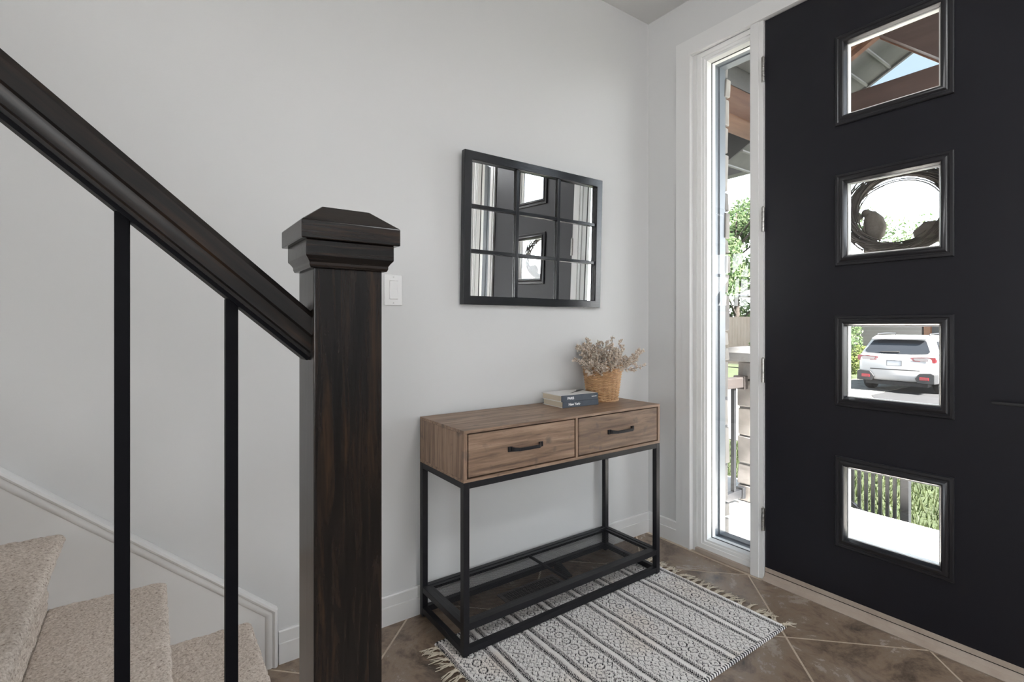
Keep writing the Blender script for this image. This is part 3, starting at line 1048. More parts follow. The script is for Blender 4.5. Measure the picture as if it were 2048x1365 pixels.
# ================================================================== BOOKS
def book(name, label, x, y, z, rot, w, d, h, text, cover):
    t = thing(name, label, 'book', (x, y, z), group='travel books stacked on the console')
    c = .0022
    P = []
    P.append(('page_block', MB().box(.004, w - .004, .003, d - .004, c, h - c), M_page, 0))
    P.append(('back_cover', MB().box(0, w, .0, d, 0, c), cover, .0004))
    P.append(('front_cover', MB().box(0, w, .0, d, h - c, h), cover, .0004))
    P.append(('spine', MB().box(-.0002, w + .0002, -.0035, .0005, -.0000, h + .0000), M_slate, .0012))
    for nm, mb, m, bv in P:
        o = obj_from(mb.mesh(nm, m, merge=True), nm)
        o.parent = t
        if bv:
            b_ = o.modifiers.new('bevel', 'BEVEL'); b_.width = bv; b_.segments = 2
    fc = bpy.data.curves.new('spine_title', 'FONT')
    fc.body = text
    fc.size = .0150
    fc.space_character = .95
    fc.extrude = .00015
    fc.offset = .00035
    fc.align_y = 'CENTER'
    fc.materials.append(M_ink)
    tmp = bpy.data.objects.new('spine_title_curve', fc)
    me_t = bpy.data.meshes.new_from_object(tmp)
    bpy.data.objects.remove(tmp)
    o = obj_from(me_t, 'spine_title')
    o.parent = t
    o.location = (.030, -.0038, h / 2)
    o.rotation_euler = (math.radians(90), 0, 0)
    mk = MB()
    xk = w - .036
    if text == 'PARIS':
        for i in range(9):
            mk.box(xk + i * .0032, xk + i * .0032 + .0022, -.0040, -.0034, h / 2 - .0013, h / 2 + .0013 + .0008 * (i % 3 == 0))
        o = obj_from(mk.mesh('publisher_mark', M_ink, merge=False), 'publisher_mark'); o.parent = t
        dk = MB()
        # dark curved print on the pale cover
        pts = [(.085 + .10 * math.sin(q * 1.3), .05 + .075 * q) for q in [k2 / 8 for k2 in range(9)]]
        for i in range(8):
            (xa_, ya_), (xb_, yb_) = pts[i], pts[i + 1]
            dk.add([(xa_, ya_, h + .0003), (xa_ + .014 + .005 * i, ya_, h + .0003), (xb_ + .014 + .005 * (i + 1), yb_, h + .0003), (xb_, yb_, h + .0003)], [(0, 1, 2, 3)])
        o = obj_from(dk.mesh('cover_print', M_darkprint, merge=False), 'cover_print'); o.parent = t
    else:
        MB()
        o = obj_from(MB().box(.092, .096, -.0040, -.0034, h / 2 - .0006, h / 2 + .0006).mesh('publisher_mark', M_ink, merge=False), 'publisher_mark'); o.parent = t
    t.rotation_euler = (0, 0, rot)
    return t


rb = math.radians(-3.2)
book('book', 'slate blue book with New York on its spine, underneath', -.7800, -.1900, .7610, rb, .198, .142, .0258, 'New York', M_white)
book('book', 'slate blue book with Paris on its spine, pale cover, on top', -.7880, -.1915, .7871, math.radians(-3.6), .200, .142, .0265, 'PARIS', M_white)

# ================================================================== BASKET AND DRIED FLOWERS
BX, BY, BZ = -.4700, -.118, .7606
bas = thing('wicker_basket', 'tapered honey wicker basket standing beside the books on the console', 'basket', (BX, BY, BZ))
bh, r0, r1 = .160, .068, .089
rad = lambda h: r0 + (r1 - r0) * (h / bh)
NS = 22
for i in range(NS):
    q = 2 * math.pi * i / NS
    MB().tube([(BX + rad(h) * math.cos(q), BY + rad(h) * math.sin(q), BZ + .002 + h) for h in (0, bh * .5, bh)], .0021, 6).build('stake', M_wicker, bas, smooth=True)
rows = 25
for k_ in range(rows):
    h = .006 + (bh - .014) * k_ / (rows - 1)
    r = rad(h)
    pts = []
    n = NS * 4
    for j in range(n):
        q = 2 * math.pi * j / n
        dr = .0032 * math.cos(NS / 2 * q + math.pi * (k_ % 2))
        pts.append((BX + (r + dr) * math.cos(q), BY + (r + dr) * math.sin(q), BZ + h))
    MB().ring_tube(pts, .0029, 6).build('weaver', M_wicker, bas, smooth=True)
for nm, h, ph in (('rim_braid', bh - .001, 0), ('rim_braid', bh - .001, math.pi), ('base_braid', .0045, 0), ('base_braid', .0045, math.pi)):
    pts = []
    for j in range(88):
        q = 2 * math.pi * j / 88
        r = rad(h) + .0035 * math.cos(11 * q + ph)
        # the rim is slightly out of true
        wav = .006 * math.sin(q * 1.0 + 2.4) if nm == 'rim_braid' else 0
        pts.append((BX + r * math.cos(q), BY + r * math.sin(q), BZ + h + .0032 * math.sin(11 * q + ph) + wav * .7))
    MB().ring_tube(pts, .0040, 7).build(nm, M_wicker, bas, smooth=True)
MB().lathe([(r0 - .003, .001), (r0 - .003, .004)], (BX, BY, BZ), 32).build('basket_base', M_wicker, bas)
MB().lathe([(rad(.10) - .006, .100), (rad(.11) - .006, .108)], (BX, BY, BZ), 24).build('filler_moss', M_stem, bas)

bunch = thing('dried_flower_bunch', 'bunch of dried twigs with pale tiny blossoms in the wicker basket', 'dried flowers', (BX, BY, BZ + .11))


def sprig_meshes(seed, L):
    r_ = random.Random(seed)
    st = MB()
    bd = MB()
    bend = r_.uniform(-.25, .25)

    def P(t):
        return Vector((bend * t * t * L * .9, .06 * math.sin(t * 4 + seed) * L, t * L))
    pts = [P(i / 7) for i in range(8)]
    st.tube(pts, [.0014 - .0009 * i / 7 for i in range(8)], 5)

    def bud(p, s):
        v = [(p.x + s * a, p.y + s * b2, p.z + s * c * 1.2) for a, b2, c in ((1, 0, 0), (0, 1, 0), (-1, 0, 0), (0, -1, 0), (0, 0, 1), (0, 0, -1))]
        bd.add(v, [(0, 1, 4), (1, 2, 4), (2, 3, 4), (3, 0, 4), (1, 0, 5), (2, 1, 5), (3, 2, 5), (0, 3, 5)])
    for i in range(38):
        t = r_.uniform(.22, 1.0)
        p = P(t)
        a = r_.uniform(0, 2 * math.pi)
        ln = r_.uniform(.008, .026) * (1.15 - .6 * t)
        d_ = Vector((math.cos(a), math.sin(a), r_.uniform(.3, 1.1))).normalized()
        e_ = p + d_ * ln
        st.tube([p, e_], [.0006, .0004], 3)
        for q in range(r_.randint(2, 5)):
            w_ = r_.uniform(.35, 1.0)
            bud(p + d_ * ln * w_ + Vector((r_.uniform(-1, 1), r_.uniform(-1, 1), r_.uniform(-1, 1))) * .0028, r_.uniform(.0024, .0046))
    return st.mesh('twig', M_stem, False, False), bd.mesh('blossoms', M_bud, False, False)


var = [sprig_meshes(s_, L) for s_, L in ((1, .175), (2, .160), (3, .185), (4, .150), (5, .19), (6, .165))]
rr = random.Random(5)
spr = []
for i in range(66):
    a = rr.uniform(0, 2 * math.pi)
    lean = math.radians(rr.choice([rr.uniform(5, 35), rr.uniform(25, 62), rr.uniform(40, 76)]))
    # the wall is close: keep sprigs that lean to the back more upright
    if math.sin(a) > .2:
        lean *= .42
    spr.append((a, lean, rr.uniform(.84, 1.14)))
spr += [(math.radians(186), math.radians(80), 1.22), (math.radians(196), math.radians(88), 1.0), (math.radians(-22), math.radians(70), 1.22), (math.radians(-8), math.radians(62), 1.25), (math.radians(-30), math.radians(84), 1.1), (math.radians(160), math.radians(24), 1.12), (math.radians(-15), math.radians(52), 1.25), (math.radians(-40), math.radians(66), 1.15), (math.radians(5), math.radians(45), 1.2), (math.radians(-2), math.radians(74), 1.1)]
for i, (a, lean, sc) in enumerate(spr):
    st, bd = var[i % len(var)]
    base = Vector((BX + .045 * math.cos(a) * rr.uniform(.3, 1), BY + .045 * math.sin(a) * rr.uniform(.3, 1), BZ + .106 + (.03 if lean > 1.1 else 0)))
    o = bpy.data.objects.new('sprig', st)
    COL.objects.link(o)
    d_ = Vector((math.cos(a) * math.sin(lean), math.sin(a) * math.sin(lean), math.cos(lean)))
    rot = d_.to_track_quat('Z', 'Y').to_matrix().to_4x4() @ Matrix.Rotation(rr.uniform(0, 6.28), 4, 'Z')
    o.matrix_basis = Matrix.Translation(base) @ rot @ Matrix.Scale(sc * .92, 4)
    put(o, bunch)
    o2 = bpy.data.objects.new('blossom_cluster', bd)
    COL.objects.link(o2)
    o2.parent = o
    o2['kind'] = 'stuff'

# ================================================================== RUG
RX0, RX1, RY0, RY1 = -1.388, -.297, -.874, -.212
rug = thing('area_rug', 'cream and black woven rug with knotted fringe under the console', 'rug', ((RX0 + RX1) / 2, (RY0 + RY1) / 2, 0))
res = .0019
nx, ny = int((RX1 - RX0) / res), int((RY1 - RY0) / res)
xs = np.linspace(RX0, RX1, nx + 1)
ys = np.linspace(RY0, RY1, ny + 1)
XX, YY = np.meshgrid(xs, ys, indexing='ij')
rn = rng.random(XX.shape)
# threads wander a little
lowx = (noise2(XX.shape, 46, 3) - .5) * .0060 + (noise2(XX.shape, 16, 4) - .5) * .0024
lowy = (noise2(XX.shape, 30, 5) - .5) * .0060
xw, yw = XX + lowx, YY + lowy
SP = .1576
ph = ((xw - (-.4565)) / SP + .5) % 1.0 - .5          # 0 at the cord
band = np.floor((xw - (-.4565)) / SP).astype(int)    # motif band index
dc = np.abs(ph) * SP                                  # distance from the cord in metres
hh = np.full(XX.shape, .0050)
white = np.array([.92, .90, .885]); black = np.array([.018, .018, .022]); cream = np.array([.74, .66, .58])
c = np.zeros(XX.shape + (3,)); c[:] = white
# field: dark woven ground shows between puffy wool knots
knot = ((np.floor(xw / .0052) + np.floor(yw / .0046)) % 2 == 0)
t_in = (dc - .0285) / (SP / 2 - .0285)                # 0 at band edge .. 1 mid band
typeA = (band % 2 == 0)


def tri(v, p):
    return np.abs(((v / p) % 1.0) - .5) * 2            # 0..1


dm = SP / 2 - dc                                      # distance from the band's middle line
# type A: row of ovals along the middle, zigzags beside it
pA = .041
yo = ((yw / pA) % 1.0 - .5) * pA
ov = np.sqrt((yo / .0150) ** 2 + (dm / .0145) ** 2)
lineA = (np.abs(ov - 1.0) < .20)
zzA = np.abs(dm - (.0235 + .0095 * tri(yw, pA * .5))) < .0023
zzA2 = np.abs(dm - (.0355 + .0080 * tri(yw + .01, pA * .5))) < .0021
dotA = (ov < .30) & (np.abs(yo) < .0028)
# type B: stacked zigzags and small diamonds
pB = .027
zzB = (np.abs(dm - (.004 + .0115 * tri(yw, pB))) < .0021) | (np.abs(dm - (.0215 + .0085 * tri(yw + pB / 2, pB))) < .0021) | (np.abs(dm - (.034 + .008 * tri(yw, pB))) < .0021)
dia = (np.abs(((yw / pB + .5) % 1.0 - .5) * pB) / .0042 + dm / .0050) < 1.0
dark = np.where(typeA, lineA | zzA | zzA2 | dotA, zzB | dia)
dots = ((np.floor(yw / .0036) + np.floor(xw / .0036)) % 2 == 0)
dk = dark & (dots | (rn < .50)) & (dc > .0285)
hh = np.where(dc > .0285, .0078 + .0018 * np.sin(xw / .0052 * 3.14) * np.sin(yw / .0046 * 3.14), hh)
c[dk] = black
hh = np.where(dk, .0048, hh)
# scattered dark specks in the field
sp_ = (dc > .0285) & (rn < .035)
c[sp_] = black * 3
# dark tick rows beside the cord
tk = (dc > .0085) & (dc <= .0285)
rowi = np.floor((dc - .0085) / .0034)
tick = ((np.floor(yw / .0034) + rowi) % 2 == 0)
c[tk & tick] = black
c[tk & ~tick] = white * .86
solid = tk & (np.abs(rowi - 2) < .5)
c[solid] = np.where((rn[solid] < .12)[:, None], white, black)
hh = np.where(tk, .0052 + .0008 * tick, hh)
# the cord
cd = dc <= .0085
hh = np.where(cd, .0062 + .0050 * np.sqrt(np.clip(1 - (dc / .0088) ** 2, 0, 1)), hh)
c[cd] = white * 1.02
# warm tints here and there
wt_ = noise2(XX.shape, 60, 21)
tint = np.clip((wt_ - .62) / .3, 0, 1)[..., None] * (c[..., :1] > .4)
c = c * (1 - tint * np.array([0, .04, .08]))
c *= (.90 + .16 * rn)[..., None]
# bound edges: front and back selvedge wrapped in cords, ends with a dark line
es = np.minimum(YY - RY0, RY1 - YY)
sel = es < .010
c[sel] = np.where(((np.floor(XX[sel] / .0062) % 2) == 0)[:, None], white, black * 2)
hh = np.where(sel, .0035 + .0045 * np.sqrt(np.clip(1 - ((es - .006) / .007) ** 2, 0, 1)), hh)
ee = np.minimum(XX - RX0, RX1 - XX)
hh = np.where(ee < .004, .004, hh)
rip = .0022 * (noise2(XX.shape, 70, 31))
Zr = hh + rip * .6 + .0004
edge_mask = (ee < res * .6) | (es < res * .6)
Zr = np.where(edge_mask, .0004, Zr)
v = np.stack([XX, YY, Zr], -1).reshape(-1, 3)
idx = np.arange((nx + 1) * (ny + 1)).reshape(nx + 1, ny + 1)
f = np.stack([idx[:-1, :-1], idx[1:, :-1], idx[1:, 1:], idx[:-1, 1:]], -1).reshape(-1, 4)
me = bpy.data.meshes.new('woven_field')
me.vertices.add(len(v)); me.vertices.foreach_set('co', v.ravel())
me.loops.add(f.size); me.loops.foreach_set('vertex_index', f.ravel().astype(np.int32))
me.polygons.add(len(f)); me.polygons.foreach_set('loop_start', (np.arange(len(f)) * 4).astype(np.int32))
me.update(calc_edges=True)
ca = me.color_attributes.new('Col', 'FLOAT_COLOR', 'POINT')
ca.data.foreach_set('color', np.concatenate([c.reshape(-1, 3), np.ones((len(v), 1))], 1).ravel())
me.materials.append(M_rug)
me.polygons.foreach_set('use_smooth', [True] * len(me.polygons))
o = bpy.data.objects.new('woven_field', me); COL.objects.link(o); put(o, rug)


def tassel(x, y, dx, seed):
    r_ = random.Random(seed)
    mb = MB()
    n = 9
    # knot
    mb.lathe([(.002, -.004), (.0058, -.002), (.0064, .001), (.0045, .004), (.002, .005)], (x + dx * .010, y, .0062), 8)
    sw_ = r_.uniform(-.6, .6)
    for i in range(n):
        a = sw_ + r_.uniform(-.38, .38)
        L = r_.uniform(.034, .058)
        off = (i / (n - 1) - .5) * .012
        pts = []
        for t in (0, .2, .45, .7, 1.0):
            pts.append((x + dx * (.008 + L * t * math.cos(a)), y + off * (1 + .8 * t) + L * t * math.sin(a) + .002 * math.sin(t * 6 + i), .0058 + .005 * math.sin(math.pi * min(1, t * 1.2)) * r_.uniform(.3, 1) - .003 * t))
        mb.tube(pts, .0013, 5)
    for i in range(4):
        off = (i / 3 - .5) * .016
        mb.tube([(x - dx * .002, y + off * 1.6, .0055), (x + dx * .005, y + off, .0072), (x + dx * .010, y + off * .35, .0066)], .0016, 5)
    return mb.build('tassel', M_cotton, rug, smooth=True, merge=False)


sd = 0
y = RY0 + .012
while y < RY1 - .005:
    sd += 1
    tassel(RX1, y + random.uniform(-.003, .003), 1, sd)
    tassel(RX0, y + random.uniform(-.003, .003), -1, sd + 500)
    y += .0345

# ================================================================== ADDED FILL LAMPS (unseen, brighten the room from behind the view)
for (x, y, lab, m_) in ((-.85, -2.75, 'added round fill lamp on the entry ceiling in front of the black door', M_fill),
                        (-.95, -5.4, 'added round fill lamp on the ceiling of the hall corner beyond the entry', M_fill),
                        (-4.6, -4.6, 'added round fill lamp on the ceiling between the two added windows', M_fill_dim)):
    lt = thing('fill_lamp', lab, 'lamp', (x, y, ZC), group='added fill lamps')
    MB().lathe([(.27, ZC - .001), (.27, ZC - .03), (.255, ZC - .034)], (x, y, 0), 40).build('fill_base', M_fill_base, lt, auto=40)
    MB().lathe([(.25, ZC - .0345), (.24, ZC - .055), (.18, ZC - .070), (.08, ZC - .076), (.002, ZC - .077)], (x, y, 0), 40).build('fill_diffuser', m_, lt, smooth=True)
lt = thing('fill_lamp', 'added round fill lamp in the stairwell above the stairs', 'lamp', (-3.6, -.6, 5.2))
MB().lathe([(.22, 5.199), (.22, 5.17), (.205, 5.166)], (-3.6, -.6, 0), 40).build('fill_base', M_fill_base, lt, auto=40)
MB().lathe([(.20, 5.1655), (.19, 5.146), (.12, 5.13), (.002, 5.126)], (-3.6, -.6, 0), 40).build('fill_diffuser', M_fill_dim, lt, smooth=True)

# ================================================================== EXTERIOR
PZ = -.15            # porch level
GZ = -.72            # lawn and driveway level
# stone-faced outside of the house: cladding slabs around the door opening, stones along the sidelight edge
wx = MB()
wx.panel_holes([-6.6, OY1 - .075, OY0 - .072, 1.0], [GZ, PZ, OZ - .01, 3.05], {(1, 1)}, wallp, .15, .168)
ext = wx.build('wall_outside', M_mortar, kind='structure')
MB().box(.13, .168, OY1 - .01, OY0 + .01, PZ - .1, -.0005).box(.10, .155, OY1, OY0, PZ, .0).build('trim_7', M_sweep, kind='structure')
rs = random.Random(3)


def rough_block(w, d, h, seed, j=.006):
    """a squared stone with uneven faces, centred on its box"""
    r_ = random.Random(seed)
    vs_ = []
    for sx in (-1, 1):
        for sy in (-1, 0, 1):
            for sz in (-1, 1):
                vs_.append((sx * w / 2 + r_.uniform(-j, j), sy * d / 2 + (r_.uniform(-j, j) * .6), sz * h / 2 + r_.uniform(-j, j) * .7))
    I = lambda a, b, c_: a * 6 + b * 2 + c_
    fs = []
    for b in (0, 1):
        fs += [(I(0, b, 0), I(0, b, 1), I(0, b + 1, 1), I(0, b + 1, 0)), (I(1, b, 0), I(1, b + 1, 0), I(1, b + 1, 1), I(1, b, 1)),
               (I(0, b, 1), I(1, b, 1), I(1, b + 1, 1), I(0, b + 1, 1)), (I(0, b, 0), I(0, b + 1, 0), I(1, b + 1, 0), I(1, b, 0))]
    fs += [(I(0, 0, 0), I(1, 0, 0), I(1, 0, 1), I(0, 0, 1)), (I(0, 2, 0), I(0, 2, 1), I(1, 2, 1), I(1, 2, 0))]
    return MB().add(vs_, fs)


def stone(parent, cx, cy, cz, w, d, h, seed, m):
    me_ = rough_block(w, d, h, seed).mesh('stone', m, merge=True)
    o_ = obj_from(me_, 'stone', None, (cx, cy, cz))
    b_ = o_.modifiers.new('bevel', 'BEVEL'); b_.width = .006; b_.segments = 2
    put(o_, parent)
    return o_


z = PZ + .004
i = 0
while z < 2.95:
    h = rs.choice([.075, .10, .14, .19])
    y0 = -.356 + rs.uniform(-.007, .007)
    y = y0
    while y < .55:
        w_ = rs.choice([.20, .27, .34])
        stone(ext, .168 + .012, y + w_ / 2, z + h / 2, .034 + rs.uniform(0, .010), w_ - .010, h - .010, 1000 + i, rs.choice([M_stone, M_stone2, M_stone2]))
        y += w_
        i += 1
    z += h
# porch paving
porch = MB().box(.15, 1.73, -2.9, 1.2, GZ - .02, PZ - .006).build('porch_floor', M_joint, kind='structure')
pm = MB().box(-.0975, .0975, -.0975, .0975, -.03, 0).mesh('paver', M_paver, merge=True)
for ix_ in range(8):
    for iy_ in range(20):
        o_ = obj_from(pm, 'paver', None, (.172 + .0975 + ix_ * .1976, -2.78 + iy_ * .1985 + (.099 if ix_ % 2 else 0), PZ + rs.uniform(-.0015, .0015)))
        put(o_, porch)
# stone pillar
PX0, PX1, PY0, PY1 = 1.26, 1.70, -.215, .235
pil = thing('stone_pillar', 'square grey stone pillar with a pale cap at the porch corner', 'pillar', ((PX0 + PX1) / 2, (PY0 + PY1) / 2, PZ))
MB().box(PX0 + .012, PX1 - .012, PY0 + .012, PY1 - .012, PZ + .002, .852).build('pillar_core', M_mortar, pil)
z = PZ + .003
i = 0
while z < .83:
    h = min(rs.choice([.12, .15, .20]), .852 - z)
    if .852 - z - h < .07: h = .852 - z
    for face in range(4):
        L = (PY1 - PY0) if face < 2 else (PX1 - PX0 - .09)
        n = rs.choice([1, 2, 2])
        cut = rs.uniform(.35, .65)
        parts = [(0, 1)] if n == 1 else [(0, cut), (cut, 1)]
        for a, b in parts:
            c0, w_ = (a + b) / 2 * L, (b - a) * L - .012
            m_ = rs.choice([M_stone, M_stone, M_stone2])
            if face == 0: stone(pil, PX0 + .018, PY0 + c0, z + h / 2, .042, w_, h - .012, 3000 + i, m_)
            if face == 1: stone(pil, PX1 - .018, PY0 + c0, z + h / 2, .042, w_, h - .012, 3000 + i, m_)
            if face == 2: stone(pil, PX0 + .045 + c0, PY0 + .018, z + h / 2, w_, .042, h - .012, 3000 + i, m_)
            if face == 3: stone(pil, PX0 + .045 + c0, PY1 - .018, z + h / 2, w_, .042, h - .012, 3000 + i, m_)
            i += 1
    z += h
qx, qy = (PX0 + PX1) / 2, (PY0 + PY1) / 2
rc = lambda e_, z_: [(PX0 - e_, PY0 - e_, z_), (PX1 + e_, PY0 - e_, z_), (PX1 + e_, PY1 + e_, z_), (PX0 - e_, PY1 + e_, z_)]
MB().loft([rc(.065, .853), rc(.070, .860), rc(.070, .915), rc(.045, .948), rc(.005, .957)]).build('pillar_cap', M_capstone, pil, bevel=.006, seg=3)
# porch column standing on the pillar, carrying the beam
tag(MB().box(1.40, 1.58, -.08, .10, .958, 2.588).build('timber_column', M_cedar_dark, bevel=.006), 'brown timber column standing on the stone pillar', 'column')
# side railing between house and pillar
rl = thing('porch_railing', 'brown wooden porch railing with charcoal balusters running to the stone pillar', 'railing', (.7, .19, PZ))
MB().box(.215, 1.240, .150, .215, .672, .744).build('top_rail', M_rail, rl, bevel=.006)
MB().box(.215, 1.240, .165, .200, PZ + .045, PZ + .10).build('bottom_rail', M_bal, rl, bevel=.003)
MB().box(1.195, 1.236, .140, .225, .660, .752).build('rail_bracket', M_rail, rl, bevel=.003)
MB().box(1.200, 1.236, .155, .210, PZ + .035, PZ + .115).build('rail_bracket', M_bal, rl, bevel=.003)
for kk in range(9):
    xx = 1.125 - kk * .104
    MB().box(xx - .0125, xx + .0125, .170, .195, PZ + .10, .672).build('baluster', M_bal, rl)
# porch roof: side beam, trim, flat soffit, front tie beam and rafters, overhang
tag(MB().box(.20, 1.80, .200, .405, 2.590, 2.80).build('timber_beam', M_cedar, bevel=.008), 'cedar beam running from the stone wall over the porch railing', 'beam')
roof = thing('porch_roof', 'gabled porch roof with grey vented soffit panels and cedar rafters', 'roof', (1.0, -.4, 2.8))
MB().box(.20, 1.80, .200, .225, 2.802, 2.945).build('soffit_trim', M_soffit, roof)
for kk in range(8):
    MB().box(.172 + kk * .2, .172 + kk * .2 + .196, .05, .80, 2.948, 2.956).build('soffit_panel', M_soffit, roof)
    MB().box(.172 + kk * .2 + .188, .172 + kk * .2 + .2, .05, .80, 2.940, 2.948).build('soffit_rib', M_soffit_rib, roof)
TX = 1.85
MB().box(TX + .001, TX + .16, -1.60, .20, 2.484, 2.757).build('tie_beam', M_cedar_dark, roof, bevel=.006)
yk, zk, s1, s2 = -.451, 3.064, .51, .93
lz = lambda y: zk - s1 * (y - yk)
rz = lambda y: zk - s2 * (yk - y)
MB().prism([(yk, zk + .001), (.20, lz(.20)), (.20, lz(.20) + .13), (yk, zk + .13)], 'x', TX - .05, TX).build('rafter', M_cedar, roof)
MB().prism([(yk, zk + .045), (.20, lz(.20) + .045), (.20, lz(.20) + .30), (yk, zk + .30)], 'x', TX - .13, TX - .051).build('rafter', M_cedar, roof)
MB().prism([(yk - .001, zk), (yk - .001, zk + .30), (-1.60, zk + .30), (-1.60, rz(-.80)), (-.80, rz(-.80))], 'x', TX - .13, TX - .012).build('gable_board', M_cedar_dark, roof)
MB().prism([(yk - .001, zk - .012), (yk - .001, zk + .02), (-.80, rz(-.80) + .02), (-.80, rz(-.80) - .012)], 'x', TX - .011, TX).build('rafter', M_cedar, roof)
# overhang soffit beyond the rafters: panels stepped along the slope, ribs run outwards
OX = 2.30
for kk in range(8):
    ya, yb = yk - .06 + kk * .150, yk - .06 + (kk + 1) * .150 - .008
    MB().prism([(ya, lz(ya) + .020), (yb, lz(yb) + .020), (yb, lz(yb) + .032), (ya, lz(ya) + .032)], 'x', TX + .001, OX).build('soffit_panel', M_soffit, roof)
    MB().prism([(yb, lz(yb) + .008), (yb + .012, lz(yb + .012) + .008), (yb + .012, lz(yb + .012) + .032), (yb, lz(yb) + .032)], 'x', TX + .001, OX).build('soffit_rib', M_soffit_rib, roof)
MB().prism([(yk - .05, lz(yk - .05) + .0), (.70, lz(.70) + .0), (.70, lz(.70) + .12), (yk - .05, lz(yk - .05) + .12)], 'x', OX + .001, OX + .025).build('fascia', M_gutter, roof)
MB().prism([(yk - .02, zk + .34), (.95, lz(.95) + .33), (.95, lz(.95) + .37), (yk - .02, zk + .40)], 'x', .172, OX + .06).build('roof_deck', M_shingle, roof)
MB().prism([(yk - .021, zk + .34), (yk - .021, zk + .40), (-1.75, zk + .40 - .5 * 1.28), (-1.75, zk + .34 - .5 * 1.28)], 'x', .172, OX + .06).build('roof_deck', M_shingle, roof)
# eave of the garage wing, with its gutter
ev = thing('garage_eave', 'grey soffit and gutter of the wing beyond the porch', 'eave', (2.2, 1.4, 2.9))
for kk in range(7):
    x0_ = 2.05 + kk * .125
    MB().box(x0_, x0_ + .118, .86, 3.2, 2.900, 2.912).build('soffit_panel', M_soffit, ev)
    MB().box(x0_ + .106, x0_ + .125, .86, 3.2, 2.888, 2.900).build('soffit_rib', M_gap, ev)
MB().prism([(2.935, 2.74), (2.98, 2.72), (3.05, 2.735), (3.07, 2.88), (2.935, 2.90)], 'y', .98, 3.2).build('gutter', M_gutter, ev, bevel=.006)
MB().box(1.80, 3.02, .84, 3.2, 2.914, 2.96).build('eave_deck', M_shingle, ev)
MB().box(.172, 2.04, 1.55, 3.2, GZ, 2.90).build('wing_wall', M_brick, ev)

# added unseen slabs outside the back window: upper blocks sun, dark lower cuts bounce
MB().box(-7.2, .17, -9.8, -6.62, 2.55, 2.68).build('sun_block_slab', M_ceil, kind='structure')
MB().box(-7.2, .17, -9.8, -6.62, GZ, PZ).build('bounce_cut_slab', M_cedar_dark, kind='structure')
# ground
MB().box(-10, 60, -40, 60, GZ - .3, GZ - .012).build('ground_lawn', M_grass, kind='structure')
MB().prism([(5.2, -6), (40, -6), (40, 3.9), (13.2, 3.55), (11.2, 2.6), (5.2, 1.0)], 'z', GZ - .011, GZ).build('driveway', M_asphalt, kind='structure')
MB().prism([(11.2, 2.62), (13.2, 3.57), (24, 3.75), (24, 5.6), (14, 5.4), (10.5, 3.6)], 'z', GZ - .011, GZ + .004).build('gravel_bed', M_gravel, kind='structure')
MB().prism([(5.4, 1.2), (10.4, 3.7), (13.4, 5.5), (13.4, 12), (5.4, 12)], 'z', GZ - .011, GZ + .002).build('concrete_path', M_road, kind='structure')
# lawn blades near the porch
gb = MB()
for kk in range(15000):
    x, y = 2.06 + rs.random() ** 1.3 * 4.2, rs.uniform(-1.9, 2.6)
    if x < 3.1 and y > .82:
        continue
    a = rs.uniform(0, 6.28); w_ = rs.uniform(.004, .009); h = rs.uniform(.03, .085)
    dx, dy = math.cos(a) * w_, math.sin(a) * w_
    lx_, ly_ = rs.uniform(-.03, .03), rs.uniform(-.03, .03)
    gb.add([(x - dx, y - dy, GZ - .012), (x + dx, y + dy, GZ - .012), (x + lx_, y + ly_, GZ + h)], [(0, 1, 2)])
tag(gb.build('lawn_grass', M_blade, merge=False), 'short green lawn grass beyond the porch paving', 'grass', kind='stuff')
# black step railing on the lawn side of the porch
sr = thing('step_railing', 'black metal railing with square pickets beyond the porch edge', 'railing', (2.0, -.4, GZ))
MB().box(1.975, 2.025, -.572, -.522, GZ - .01, .28).build('rail_post', M_bal, sr, bevel=.003)
for kk in range(12):
    y = -.485 + kk * .0430
    zb_ = -.40 + max(0, (y + .49)) * .78
    MB().box(1.9905, 2.0095, y - .0095, y + .0095, zb_, .25 + max(0, y + .52) * .2).build('picket', M_bal, sr)
MB().prism([(-.522, -.445), (.06, .006), (.06, .040), (-.522, -.410)], 'x', 1.985, 2.015).build('bottom_rail', M_bal, sr)
MB().prism([(-.522, .24), (.06, .36), (.06, .40), (-.522, .28)], 'x', 1.98, 2.02).build('top_rail', M_bal, sr)

# fence of upright boards
fn = thing('board_fence', 'tall pale wooden board fence beyond the lawn', 'fence', (20, 12, GZ))
for kk in range(40):
    y = 9.8 + kk * .146
    zt_ = 1.50 + (.06 if y > 11.6 else 0) + rs.uniform(-.008, .008)
    o_ = MB().box(20.0, 20.022, y, y + .139, GZ + .03, zt_).build('fence_board', M_fence, fn)
for z_ in (GZ + .25, 1.2):
    MB().box(20.024, 20.07, 9.8, 15.64, z_, z_ + .09).build('fence_rail', M_fence, fn)


